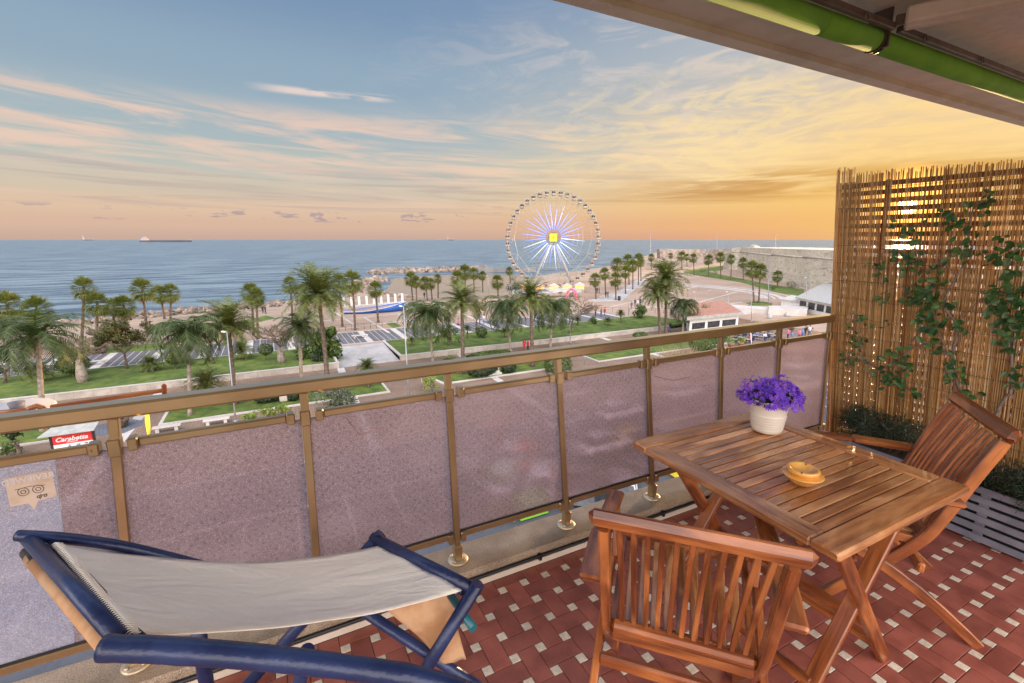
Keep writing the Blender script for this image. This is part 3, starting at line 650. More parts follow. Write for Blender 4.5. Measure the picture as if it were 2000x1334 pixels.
for i in range(260):
    d = rv(); d.z = abs(d.z)*.6; leafquad(lf, fp+Vector((0, 0, .15))+d*.085, rv(), rv(), .022, .014)
lf.build('leaves', 'dark_leaf', pot)
ap = Vector((1.655, .905, tz+.0008)); at_ = empty('ashtray', ap, 'round yellow ceramic ashtray with a wide saucer rim on the table', 'ashtray')
s = MB(); s.lathe([(0, 0), (.030, 0), (.036, .003), (.050, .016), (.066, .033), (.0685, .036), (.066, .038), (.054, .037), (.047, .041), (0, .041)], ap, 48, m='ceramic'); s.build('saucer_body', 'ceramic', at_)
s = MB(); s.lathe([(.046, .040), (.0515, .046), (.054, .054), (.0525, .059), (.048, .061), (.040, .058), (.031, .046), (.014, .042), (0, .0415)], ap, 48, m='ceramic'); s.build('bowl', 'ceramic', at_)
s = MB(); 
for a in (205, 20): d = Vector((math.cos(R(a)), math.sin(R(a)), 0)); s.tube([ap+d*.037+Vector((0, 0, .057)), ap+d*.048+Vector((0, 0, .0612)), ap+d*.053+Vector((0, 0, .059))], .0022, 8)
s.build('cigarette_notch', 'teak', at_)

# ================================================================== DECK CHAIR
P = lambda x, y, z: onz(x, y, z)
dk = empty('deck_chair', (0, 1.3, 0), 'navy bamboo lounge chair with a cream canvas sling in the left foreground', 'deck chair')
def pole(name, pts, r_, m='navy', n=14, wob=.0):
    s = MB(); s.tube(pts, r_, n); o = s.build(name, m, dk, smooth=False); return o
fa = curve([P(34, 1046, .82), P(120, 1051, .80), P(220, 1064, .765), P(320, 1086, .69), P(420, 1112, .58)])
pole('far_armrest', fa, [.0155]*len(fa))
na = curve([P(203, 1266, .82), P(330, 1270, .81), P(520, 1285, .785), P(700, 1306, .75), P(830, 1328, .72), P(960, 1370, .66)])
pole('near_armrest', na, [.0255-.004*i/len(na)+.0012*math.sin(i*2.1)*(i % 5 == 2) for i in range(len(na))])
pole('head_crossbar', [P(56, 1052, .806), P(236, 1250, .806)], .0185)
pole('sling_bar', [P(103, 1058, .795), P(275, 1252, .795)], .013)
s = MB(); s.tube([P(62, 1090, .765), P(215, 1270, .765)], .018, 14); s.build('lower_head_bar', 'tan_cloth', dk)
pole('end_cap', [P(56, 1078, .765), P(72, 1100, .765)], .019, 'black')
pole('foot_crossbar', [P(728, 1050, .505), P(928, 1152, .505)], .0205)
pole('sling_foot_bar', [P(735, 1062, .485), P(905, 1156, .485)], .013)
for a, b_ in ((P(745, 1042, .52), P(452, 1372, .0)), (P(934, 1140, .53), P(762, 1420, .0))):
    pole('front_leg', [a, b_], .0215)
pole('rear_leg', [P(382, 1200, .60), P(420, 1440, .0)], .020)
pole('rear_leg', [P(690, 1180, .34), P(1010, 1392, .0)], .0195)
pole('rear_leg', [P(600, 1270, .60), P(560, 1440, .0)], .018)
pole('flap_bar', [P(880, 1162, .42), P(925, 1228, .40)], .014, 'teal')
for p_, q_, r_ in ((P(203, 1266, .82), P(330, 1270, .81), .0225), (P(34, 1046, .82), P(120, 1051, .80), .0135)):
    d_ = (p_-q_).normalized(); s = MB(); s.tube([p_+d_*.0004, p_+d_*.0016], r_, 18); s.build('cut_end', 'bark', dk); s = MB(); s.tube([p_+d_*.0017, p_+d_*.0024], .004, 10); s.build('screw', 'steel', dk)
# canvas
s = MB(); c00, c01 = P(112, 1063, .812), P(262, 1238, .812); c10, c11 = P(742, 1066, .500), P(902, 1152, .500); nu, nv = 46, 18
for i in range(nu+1):
    a = i/nu
    for j in range(nv+1):
        b_ = j/nv; p = (c00*(1-a)+c10*a)*(1-b_)+(c01*(1-a)+c11*a)*b_
        sag = .055*math.sin(math.pi*a)**.85*(1+.25*math.sin(math.pi*b_)); inward = .02*math.sin(math.pi*a)*(1 if b_ < .5 else -1)*(abs(b_-.5)*2)**3
        wr = .004*noise.noise(Vector((a*5+b_*2, b_*5, 1.5)))*math.sin(math.pi*a)+.005*math.sin((b_*1.1+a*.5)*9)*math.exp(-a*9)+.0035*math.sin(b_*14+a*3)*math.exp(-(1-a)*7)
        dv = (c01-c00).normalized(); s.v.append(tuple(p-Vector((0, 0, sag))+dv*inward+Vector((0, 0, wr))))
for i in range(nu):
    for j in range(nv): q = i*(nv+1)+j; s.face((q, q+nv+1, q+nv+2, q+1), None, 0, True)
cv = s.build('canvas_sling', 'canvas', dk); md = cv.modifiers.new('thick', 'SOLIDIFY'); md.thickness = .003
s = MB(); nb = 60
for i in range(nb): 
    t = i/(nb-1); c = c00*(1-t)+c01*t; dd = (c10-c00).normalized(); s.tube([c+dd*.012+Vector((0, 0, .003)), c-dd*.004+Vector((0, 0, .004)), c-dd*.012+Vector((0, 0, -.003))], .0016, 5)
s.build('lacing', 'canvas', dk)
s = MB(); q0, q1, q2, q3 = P(752, 1188, .42), P(880, 1158, .42), P(908, 1300, .14), P(850, 1285, .16); nu = 14
for i in range(nu+1):
    a = i/nu
    for j in range(nu+1):
        b_ = j/nu; p = (q0*(1-b_)+q1*b_)*(1-a)+(q3*(1-b_)+q2*b_)*a; s.v.append(tuple(p+Vector((.012, .02, 0))*math.sin(b_*5+a*3)*a))
for i in range(nu):
    for j in range(nu): q = i*(nu+1)+j; s.face((q, q+nu+1, q+nu+2, q+1), None, 0, True)
fl_ = s.build('hanging_flap', 'tan_cloth', dk); md = fl_.modifiers.new('thick', 'SOLIDIFY'); md.thickness = .003

# ================================================================== REED SCREEN
XR = 3.55; rs = empty('reed_screen', (XR, .9, 0), 'tall tan reed cane screen bound with wire at the balcony end', 'screen')
s = MB(); rnd = random.Random(11); y = -.9; leftx = 1.99
def leanx(z): return 1.817+(z-.325)*.0989      # the screen's seaward edge leans outward a little
yb = -.9; canes = 0
while yb < 1.80:
    f = (yb+.9)/2.7; r_ = rnd.uniform(.0023, .0040); off = (.17*f)*(1.0)      # lean grows toward the free edge
    zt_ = 2.035+.01*math.sin(yb*5)+rnd.uniform(-.018, .014)
    if yb > 1.70: zt_ += .05
    if rnd.random() < .006: zt_ += rnd.uniform(.03, .07)
    xo = rnd.choice((0, 0, 0, .007))+rnd.uniform(-.002, .002); dy = rnd.gauss(0, .006); dy2 = rnd.gauss(0, .005)
    def at(z): return yb+off*(z)/1.72+.0
    zs = [.005, .5, 1.0, 1.5, zt_]; s.tube([(XR+xo+rnd.uniform(-.002, .002), at(z)+dy*(z/2-.5)+dy2*math.sin(z*2.3), z) for z in zs], [r_*1.08, r_, r_, r_*.95, r_*.8], 6)
    yb += r_*2*rnd.uniform(.60, .97)*(1.5 if rnd.random() < .06 else 1)*(1.75 if 1.35 < yb < 1.45 else 1); canes += 1
yb = -.9
while yb < 1.80:
    zc = 1.50+rnd.uniform(-.06, .06) if yb < 1.68 else 2.0; f = (yb+.9)/2.7; off = .17*f; r_ = rnd.uniform(.0026, .0044); dy = rnd.gauss(0, .007)
    if rnd.random() < (.9 if yb < 1.7 else 1): s.tube([(XR+.011+rnd.uniform(-.002, .002), yb+off*z/1.72+dy*(z/2-.5), z) for z in (.005, zc*.4, zc*.7, zc)], [r_, r_, r_, r_*.85], 6)
    yb += r_*2*(rnd.uniform(.8, 1.2) if not 1.33 < yb < 1.47 else rnd.uniform(.6, .9))
s.build('canes', 'reed', rs)
s = MB()
for k in range(16):
    z = .12+k*.122; pts = [(XR-.0065+rnd.uniform(-.001, .001), -.9+2.68*i/20+.17*(i/20)*z/1.72, z+.012*math.sin(i*.9+k)*.4+rnd.uniform(-.003, .003)) for i in range(21)]
    s.tube(pts, .0011, 5, False)
s.build('binding_wires', 'wire', rs)
s = MB(); z = .05
while z < 2.0: s.beam((XR+.045, -.9, z), (XR+.045, 1.78+.0989*z, z), .012, .030, bev=.1); z += .0535
s.build('backing_slats', 'teak', rs)
for y in (-.8, .35, 1.62): s = MB(); s.beam((XR+.065, y, 0), (XR+.065, y+.09*(y > 1), 2.0), .022, .024); s.build('backing_post', 'teak', rs)

# planter
XP = 3.285
pl = empty('slatted_planter', (3.40, .0, 0), 'grey slatted wooden planter at the foot of the reed screen', 'planter')
for k in range(6):
    z = .035+.054*k; s = MB(); s.beam((XP, -.9, z), (XP, 1.66, z), .012, .036, bev=.12); s.build('front_slat', 'slat_grey', pl)
for y in (-.85, -.2, .40, .86, 1.3, 1.63): s = MB(); s.beam((XP+.014, y, .004), (XP+.014, y, .315), .016, .04, roll=(0, 1, 0)); s.build('upright', 'slat_grey', pl)
s = MB(); s.box(XP+.03, XR-.03, -.9, 1.66, .01, .285); s.build('inner_box', 'black', pl)
s = MB(); s.box(XP+.034, XR-.034, -.89, 1.65, .286, .295); s.build('soil', 'soil', pl)
def shrub(label, y0, y1, zc, zr, xr, n, m='heather_leaf', lean=0):
    rn = random.Random(int(y0*100)+7); yc = (y0+y1)/2; r = empty('trailing_shrub', (3.40, yc, .29), label, 'shrub', 'low shrubs in the planter')
    mb = MB(); tw = MB(); lumps = [(Vector((3.40-lean+rn.uniform(-.5, .5)*xr, rn.uniform(y0+.06, y1-.06), zc+rn.uniform(-.4, .5)*zr)), rn.uniform(.055, .10)) for _ in range(26)]
    for i in range(n):
        c, rr = lumps[rn.randrange(len(lumps))]; d = Vector((rn.gauss(0, 1), rn.gauss(0, 1), rn.gauss(0, 1))).normalized(); p = c+d*rr*(rn.random()**.4)
        tip = p+d*rn.uniform(.008, .03)+Vector((0, 0, -.004))
        for k in range(4):
            q = p.lerp(tip, k/3); a = Vector((rn.gauss(0, 1), rn.gauss(0, 1), rn.gauss(0, 1))).normalized(); leafquad(mb, q, a, d, rn.uniform(.007, .012), .0045)
        if i % 12 == 0: tw.tube([Vector((3.40, (c.y+yc)/2, .30)), c, p], .0014, 4, False)
    mb.build('foliage', m, r); tw.build('stems', 'vine', r)
shrub('dense dark green low shrub in the planter, left of the chair back', 1.16, 1.66, .42, .16, .22, 3400, lean=.02)
shrub('dark green bushy shrub in the planter behind the chair back', .62, 1.2, .36, .12, .2, 2400)
shrub('dark green trailing shrub spilling over the planter front at right', .05, .86, .42, .15, .25, 5200, lean=.05)

# ================================================================== CLIMBERS (stems and leaf clusters placed on the screen)
XV = XR-.02
def climber(label, stems, clusters, seed, leafsz=.05):
    rn = random.Random(seed); w0 = onx(*stems[0][0][0], XV); r = empty('climbing_vine', w0, label, 'vine', 'climbers on the reed screen')
    sb = MB()
    for st in stems:
        pts = curve([onx(x, y, XV-.012) for x, y in st[0]], 5); r0, r1 = st[1]; k = len(pts)
        sb.tube([p+Vector((rn.uniform(-.004, .004), rn.uniform(-.003, .003), rn.uniform(-.003, .003))) for p in pts], [r0+(r1-r0)*i/(k-1) for i in range(k)], 6)
    sb.build('stems', 'vine', r)
    lb = MB()
    for (x, y, rad, n) in clusters:
        c = onx(x, y, XV-.02); rr = rad*3.7/935*1.05
        for i in range(n):
            off = Vector((0, rn.gauss(0, .5), rn.gauss(0, .5)))*rr; p = c+off+Vector((rn.uniform(-.03, .005), 0, 0))
            d = Vector((rn.uniform(-.7, .1), rn.uniform(-1, 1), rn.uniform(-1.1, .5))); nr = Vector((-1, rn.uniform(-.5, .5), rn.uniform(-.1, .8))); sz = leafsz*rn.uniform(.6, 1.15)
            leafquad(lb, p, d, nr, sz, sz*.62, .12); sb2 = p-d.normalized()*sz*.5
    lb.build('leaves', 'ivy_leaf', r)
climber('climbing vine with a forked stem on the reed screen above the chair back',
 [([(1880, 770), (1865, 735), (1858, 700), (1868, 660), (1866, 630), (1845, 600), (1850, 570), (1880, 520), (1890, 470), (1900, 410), (1940, 385)], (.009, .003)),
  ([(1858, 698), (1840, 665), (1825, 620), (1822, 585), (1815, 540), (1790, 500), (1785, 455), (1800, 430)], (.006, .002)),
  ([(1856, 697), (1820, 670), (1790, 678), (1760, 700), (1735, 725), (1700, 712), (1660, 695)], (.005, .002)),
  ([(1845, 600), (1800, 585), (1765, 560), (1720, 575)], (.004, .002)), ([(1722, 560), (1715, 520), (1730, 470), (1700, 440)], (.003, .0015)),
  ([(1830, 640), (1790, 655), (1770, 690), (1745, 740)], (.004, .002)), ([(1868, 540), (1840, 510), (1800, 490), (1760, 500)], (.003, .002)), ([(1865, 640), (1900, 600), (1920, 580)], (.003, .0015))],
 [(1785, 500, 16, 9), (1800, 512, 16, 8), (1765, 495, 12, 6), (1785, 470, 14, 6), (1790, 455, 10, 4), (1770, 445, 10, 3), (1745, 440, 8, 3), (1860, 425, 16, 6), (1838, 420, 14, 5), (1905, 425, 18, 7), (1918, 400, 14, 5), (1945, 385, 14, 6), (1900, 455, 14, 6), (1888, 492, 18, 10), (1870, 490, 10, 4),
  (1720, 520, 14, 6), (1722, 540, 10, 4), (1800, 580, 20, 14), (1780, 572, 16, 8), (1820, 590, 16, 9), (1845, 600, 16, 9), (1812, 615, 14, 7), (1825, 640, 18, 12), (1815, 655, 14, 7), (1870, 640, 16, 8), (1800, 620, 12, 5), (1740, 580, 12, 6), (1870, 715, 16, 8), (1855, 712, 12, 6), (1835, 680, 12, 6), (1760, 690, 16, 10), (1745, 700, 12, 6), (1790, 718, 12, 7), (1735, 730, 12, 8), (1750, 740, 14, 9), (1765, 755, 14, 8), (1782, 765, 10, 5), (1875, 740, 12, 5), (1885, 768, 9, 3), (1835, 548, 14, 6), (1855, 505, 8, 3), (1838, 530, 12, 5), (1910, 768, 10, 3), (1770, 520, 12, 6), (1818, 570, 12, 6), (1850, 560, 8, 3)], 3)
climber('smaller climbing vine low on the left part of the reed screen',
 [([(1790, 775), (1765, 750), (1735, 735), (1700, 710), (1680, 690), (1675, 660), (1665, 640)], (.005, .0015)), ([(1700, 712), (1660, 695), (1640, 690)], (.003, .0015)), ([(1680, 640), (1720, 640), (1755, 630)], (.002, .001)), ([(1688, 690), (1680, 650), (1662, 615)], (.003, .0015))],
 [(1668, 625, 12, 6), (1665, 650, 9, 4), (1695, 628, 13, 7), (1672, 680, 14, 9), (1660, 695, 12, 7), (1685, 675, 12, 6), (1650, 690, 9, 4), (1690, 708, 9, 4), (1720, 730, 10, 5), (1735, 632, 8, 3), (1680, 622, 7, 3), (1665, 710, 8, 4), (1735, 742, 12, 7)], 4, .036)
climber('leafy climbing vine at the right hand edge of the reed screen',
 [([(1945, 815), (1960, 780), (1975, 760), (1976, 700), (1985, 660), (2005, 620), (2020, 560)], (.009, .004)), ([(1976, 700), (1965, 640), (1950, 600), (1955, 560), (1990, 520), (1930, 500)], (.005, .002)), ([(1972, 762), (2010, 745)], (.006, .005)), ([(1985, 695), (2010, 660)], (.004, .003))],
 [(1945, 503, 13, 8), (1960, 500, 13, 8), (1985, 495, 14, 7), (1998, 490, 10, 5), (1950, 570, 14, 8), (1965, 590, 18, 14), (1985, 600, 18, 14), (1950, 610, 14, 8), (1975, 620, 16, 10), (1995, 575, 12, 7), (1960, 640, 14, 7), (1985, 640, 14, 8), (1998, 620, 12, 6), (1940, 585, 12, 5), (1970, 545, 12, 6), (1990, 535, 10, 4), (1958, 470, 8, 3), (1978, 720, 8, 4), (1980, 745, 13, 6), (1965, 680, 8, 4), (1998, 740, 8, 3), (1962, 660, 10, 4), (1960, 535, 10, 4)], 5)
# ================================================================== WATER AND GROUND
def sheet(name, pts, z, m, kind='structure'):
    s = MB(); s.poly([(p[0], p[1], z) for p in pts]); 
    o = s.build(name, m); me = o.data
    if me.polygons[0].normal.z < 0: me.flip_normals()
    return tag(o, kind=kind)
far = 90000
s = MB(); rr = [0, 60, 200, 600, 2000, 8000, far]; n = 48
for r_ in rr[1:]:
    for j in range(n): a = 2*math.pi*j/n; s.v.append((60+r_*math.cos(a), 120+r_*math.sin(a), ZS))
s.face(tuple(range(n)))
for i in range(len(rr)-2):
    for j in range(n): j2 = (j+1) % n; s.face((i*n+j, (i+1)*n+j, (i+1)*n+j2, i*n+j2))
struct('sea', s, 'sea')
# land: a slab with the photographed coast line
coast = [(-400, 640), (-150, 655), (20, 650), (93, 640), (170, 634), (250, 626), (330, 617), (400, 611), (470, 606), (529, 600), (590, 596), (650, 588), (690, 578), (735, 566), (790, 574), (830, 579), (900, 577), (960, 573), (1000, 571), (1028, 560), (1045, 542), (1085, 533), (1130, 530), (1165, 524), (1200, 516), (1235, 508), (1257, 501), (1275, 496), (1292, 490)]
cp = [G(*c) for c in coast]
land = [(c.x, c.y) for c in cp]+[(490, 470), (330, 215), (252, 120), (232, 20), (232, -300), (-300, -300), (-300, cp[0].y)]
s = MB(); s.prism(land, ZS-3, ZG-.02, m='sand'); struct('ground', s)
# lower street level (world-aligned, parallel to the building front)
sheet('brown_paving', [(-120, 33), (330, 33), (330, 57.4), (-120, 57.4)], ZG+.004, 'brown_pavers')
sheet('road', [(-120, 8), (330, 8), (330, 27), (-120, 27)], ZG+.004, 'asphalt')
s = MB(); s.box(-120, 330, 27, 33, ZG-.5, ZG+.10, m='road_pavers'); s.box(-120, 330, 32.75, 33.0, ZG-.5, ZG+.12, m='white_stone'); s.box(-120, 330, 26.8, 27.0, ZG-.5, ZG+.12, m='white_stone'); struct('pavement', s)
s = MB(); s.box(-120, 330, 5.2, 7.8, ZG-.5, ZG+.12, m='road_pavers'); struct('near_pavement', s)
s = MB()
for i in range(-10, 40): s.poly([(i*6, 17.2, ZG+.009), (i*6+3, 17.2, ZG+.009), (i*6+3, 17.35, ZG+.009), (i*6, 17.35, ZG+.009)])
for i in range(-20, 60): s.poly([(i*2.6, 22.4, ZG+.009), (i*2.6+.12, 22.4, ZG+.009), (i*2.6+.12, 26.6, ZG+.009), (i*2.6, 26.6, ZG+.009)])
struct('road_markings', s, 'white_stone')
# upper terrace behind the low wall
def rect(x0, x1, y0, y1): return [(x0, y0), (x1, y0), (x1, y1), (x0, y1)]
back = [(c.x, c.y) for c in [T(*q) for q in ((-150, 690), (60, 668), (130, 655), (250, 648), (400, 632), (529, 618), (640, 604), (700, 600), (800, 594), (900, 590), (1000, 585), (1060, 562))]]
YW = 57.45; k_ = 14.5/15
s = MB(); s.prism([(-70, YW+.3), (5.6, YW+.3), (5.6, 69), (14.2, 69), (14.2, YW+.3), (62, YW+.3), (66, 62), (72, 74), (72, 150), (58, 150), (30, 118)]+[], ZG-.4, ZT, m='plaza_pavers') if 0 else None
terr = [(-70, YW+.25), (6.3, YW+.25), (6.3, 67.2), (13.6, 67.2), (13.6, YW+.25), (58, YW+.25), (63, 60), (78, 60), (78, 20), (240, 20), (256, 122), (335, 222), (480, 462)]
coastT = [T(*q) for q in ((1285, 495), (1255, 507), (1230, 515), (1200, 523), (1165, 531), (1130, 537), (1090, 541), (1052, 551), (1036, 568), (1000, 581), (900, 587), (830, 589), (780, 592), (700, 600), (640, 606), (529, 614), (400, 628), (250, 645), (150, 655), (50, 664), (-150, 690))]
terr += [(c.x, c.y) for c in coastT]
s = MB(); s.prism(terr, ZG-.6, ZT, m='plaza_pavers'); struct('terrace', s)
sheet('promenade', [(-80, 68.1), (60, 68.1), (56.5, 77.4), (-80, 77.4)], ZT+.004, 'dark_pavers')
s = MB()
def st_rect(x0, x1, y0, y1, z=ZT+.008): s.poly([(x0, y0, z), (x1, y0, z), (x1, y1, z), (x0, y1, z)])
for y in (68.1, 77.2): st_rect(-80, 57, y, y+.3)
for i in range(-16, 12):
    x = i*5.2+1.2; st_rect(x, x+.9, 68.4, 77.2)
    for q in range(1, 5): st_rect(x+.9+q*.86-.04, x+.9+q*.86+.04, 68.4, 77.2)
struct('promenade_bands', s, 'white_stone')
# beach, plaza bands
sandp = [(c.x, c.y) for c in [T(*q) for q in ((-150, 685), (60, 661), (250, 643), (400, 627), (529, 613), (640, 605), (690, 604), (672, 618), (560, 640), (450, 652), (300, 668), (120, 690), (-150, 715))]]
sheet('beach_sand', sandp, ZT+.004, 'sand')
sheet('grass_strip', [(c.x, c.y) for c in [T(*q) for q in ((105, 697), (105, 683), (345, 669), (345, 681))]], ZT+.009, 'grass')
sheet('grass_strip', [(c.x, c.y) for c in [T(*q) for q in ((462, 629), (520, 616), (540, 622), (480, 634))]], ZT+.009, 'grass')
sheet('grass_strip', [(c.x, c.y) for c in [T(*q) for q in ((752, 631), (765, 628), (785, 637), (768, 641))]], ZT+.009, 'grass')
s = MB()
def strip(pts, wd_, z):
    P_ = [Vector((p.x, p.y, 0)) for p in pts]
    for a, b_ in zip(P_[:-1], P_[1:]):
        d = (b_-a).normalized(); nn = Vector((-d.y, d.x, 0))*wd_/2; s.poly([(a-nn)+Vector((0, 0, z)), (b_-nn)+Vector((0, 0, z)), (b_+nn)+Vector((0, 0, z)), (a+nn)+Vector((0, 0, z))])
for ln in (((640, 600), (700, 640)), ((712, 620), (760, 650)), ((775, 612), (810, 632)), ((620, 628), (790, 612)), ((640, 645), (830, 622)), ((880, 600), (960, 640)), ((780, 600), (1000, 590))): strip([T(*q) for q in ln], .45, ZT+.010)
# plaza arcs
ctr = T(1290, 573)
for j, q in enumerate(((1378, 556), (1392, 560), (1413, 561), (1428, 566), (1450, 567), (1470, 574), (1500, 582), (1530, 588), (1555, 590))):
    r_ = (T(*q)-ctr).length; a0 = -.95; a1 = .85; pts = [ctr+Vector((math.cos(a), math.sin(a), 0))*r_ for a in [a0+(a1-a0)*i/40 for i in range(41)]]; strip(pts, .55, ZT+.010+.002*(j % 2))
for ln in (((1150, 588), (1400, 520)), ((1190, 600), (1360, 560)), ((1230, 606), (1330, 592)), ((1330, 600), (1440, 570)), ((1380, 600), (1450, 590)), ((1170, 580), (1300, 545)), ((1200, 560), (1345, 548))): strip([T(*q) for q in ln], .5, ZT+.016)
struct('plaza_bands', s, 'white_stone')
sheet('grey_path', [(c.x, c.y) for c in [T(*q) for q in ((1150, 590), (1215, 588), (1262, 545), (1250, 543), (1195, 578), (1160, 586))]], ZT+.020, 'cobble')
sheet('pale_path', [(c.x, c.y) for c in [T(*q) for q in ((1224, 622), (1110, 606), (1330, 610), (1560, 640), (1560, 600), (1340, 598), (1120, 600))]], ZT+.021, 'plaza_pavers') if 0 else None
# lawns on the terrace
def lawn(pts, z, name='lawn', hgt=.12, m='grass'):
    s = MB(); s.prism([(p[0], p[1]) for p in pts], z-.2, z+hgt, m=m); return struct(name, s)
lawn(rect(-80, 5.9, YW+.35, 67.7), ZT); cR = [T(*q) for q in ((1224, 620), (1262, 617), (1330, 626), (1345, 632))]
lawn([(13.9, YW+.35), (57.5, YW+.35)]+[(c.x, c.y) for c in reversed(cR)]+[(52, 67.7), (14.1, 67.7)], ZT)
s = MB(); s.box(-80, 6.3, YW, YW+.3, ZG-.1, ZT+.14, m='stone_wall'); s.box(-80, 6.32, YW-.03, YW+.33, ZT+.1401, ZT+.2, m='white_stone')
for i in range(60): 
    x = -79+1.42*i; s.box(x, x+.02, YW-.003, YW, ZG, ZT+.14, m='concrete')
struct('low_wall', s)
s = MB(); s.box(13.6, 60, YW, YW+.3, ZG-.1, ZT+.14, m='stone_wall'); s.box(13.58, 60, YW-.03, YW+.33, ZT+.1401, ZT+.2, m='white_stone')
for i in range(32): x = 14.3+1.42*i; s.box(x, x+.02, YW-.003, YW, ZG, ZT+.14, m='concrete')
struct('low_wall', s)
s = MB(); s.box(6.0, 6.3, YW+.3, 67.8, ZG-.1, ZT+.2, m='white_stone'); s.box(13.6, 13.9, YW+.3, 67.8, ZG-.1, ZT+.2, m='white_stone'); struct('ramp_kerb', s)
s = MB(); s.v = [(6.31, YW, ZG+.006), (13.59, YW, ZG+.006), (13.59, 68.05, ZT+.004), (6.31, 68.05, ZT+.004)]; s.face((0, 1, 2, 3)); struct('ramp', s, 'cobble')
# lower lawns with white kerbs
def klawn(x0, x1, y0, y1, cut=0):
    pts = [(x0+cut, y0), (x1, y0), (x1, y1), (x0, y1)] if cut else rect(x0, x1, y0, y1)
    s = MB(); s.prism(pts, ZG-.1, ZG+.12, m='white_stone'); struct('kerb', s)
    ins = .28; q = [(x0+cut+ins, y0+ins), (x1-ins, y0+ins), (x1-ins, y1-ins), (x0+ins, y1-ins)]
    s = MB(); s.prism(q, ZG, ZG+.17, m='grass'); struct('lawn', s)
klawn(-70, -16, 45.4, 53.2); klawn(-9.4, 9.6, 45.4, 53.0); klawn(13.2, 29.8, 45.4, 54.0, 2.0); klawn(35.5, 62, 45.4, 53.5)
s = MB()
for x in (-12.2, 5.2, 20.3, 44): s.poly([(x, 33, ZG+.009), (x+.8, 33, ZG+.009), (x+1.6, 57.3, ZG+.009), (x+.8, 57.3, ZG+.009)])
struct('path_bands', s, 'white_stone')
sheet('wet_patch', [(-14.5, 45.3), (-11.5, 44.9), (-10.2, 47), (-12.2, 48.8), (-14.2, 47.8)], ZG+.010, 'road_pavers')
# calm cove and surf
cove = [G(*q) for q in ((752, 560), (770, 536), (950, 526), (1030, 533), (1034, 560), (1000, 574), (900, 580), (830, 582), (790, 576))]
sheet('cove_water', [(c.x, c.y) for c in cove], ZS+.03, 'calm')
s = MB(); rnd = random.Random(3)
def on_sea(x, y): return onz(x, y, ZS)
for (pts, wd_) in ((((-50, 668), (93, 652), (250, 637), (400, 621), (529, 608), (600, 602), (690, 590)), 1.3), (((20, 648), (150, 640), (300, 625), (430, 612), (560, 601), (650, 594)), .7), (((60, 630), (190, 622), (330, 607), (450, 598)), .35)):
    C_ = curve([on_sea(*q) for q in pts], 26)
    for a, b_ in zip(C_[:-1], C_[1:]):
        if rnd.random() < .28: continue
        o = Vector((0, rnd.uniform(-.9, .9), .03)); w0 = Vector((0, wd_*rnd.uniform(.2, .9), 0)); s.poly([a+o-w0, b_+o-w0*.7, b_+o+w0, a+o+w0*.6])
tag(s.build('surf', 'foam'), kind='stuff')

# ================================================================== ROCKS AND BREAKWATER
def rocks(name, path, wd_, n, seed, size=(.5, 1.3), z0=ZS, hgt=1.6, label=None):
    rn = random.Random(seed); s = MB(); C_ = curve(path, 8); ico = []
    bmx = bmesh.new(); bmesh.ops.create_icosphere(bmx, subdivisions=1, radius=1); vs = [v.co.copy() for v in bmx.verts]; fs = [[v.index for v in f.verts] for f in bmx.faces]; bmx.free()
    for i in range(n):
        t = rn.random()*(len(C_)-1); a = int(t); p = C_[a].lerp(C_[min(a+1, len(C_)-1)], t-a); d = (C_[min(a+1, len(C_)-1)]-C_[a]).normalized(); nn = Vector((-d.y, d.x, 0)); u_ = rn.uniform(-1, 1)
        c = p+nn*u_*wd_/2; c.z = z0+hgt*(1-abs(u_))*rn.uniform(.5, 1); sz = rn.uniform(*size); sc = Vector((rn.uniform(.7, 1.3), rn.uniform(.7, 1.3), rn.uniform(.5, .9)))*sz; Q = Matrix.Rotation(rn.random()*6, 3, 'Z') @ Matrix.Rotation(rn.random()*2, 3, 'X')
        b = len(s.v)
        for v in vs: q = Q @ Vector((v.x*sc.x, v.y*sc.y, v.z*sc.z))*rn.uniform(.8, 1.15); s.v.append(tuple(c+q))
        for f in fs: s.face(tuple(b+k for k in f))
    o = s.build(name, 'rock'); return tag(o, kind='stuff')
rocks('shore_rocks', [on_sea(*q) for q in ((60, 652), (150, 646), (250, 634), (330, 625), (400, 617), (470, 611), (529, 606), (600, 600), (690, 590))], 7, 900, 1, (.35, .9), ZS+.4, 1.6)
rocks('spit_rocks', [on_sea(*q) for q in ((748, 549), (715, 553), (700, 564), (720, 580), (760, 588), (800, 592))], 8, 500, 2, (.6, 1.5))
rocks('breakwater_rocks', [on_sea(*q) for q in ((735, 536), (760, 533), (830, 531), (900, 528), (950, 526))], 9, 700, 4, (.8, 1.8))
s = MB(); a, b_ = on_sea(933, 531), on_sea(1045, 530); d = (b_-a).normalized(); nn = Vector((-d.y, d.x, 0))*2.5
s.prism([tuple((a-nn)[:2]), tuple((b_-nn)[:2]), tuple((b_+nn)[:2]), tuple((a+nn)[:2])], ZS-1, ZS+2.0); struct('concrete_breakwater', s, 'concrete')

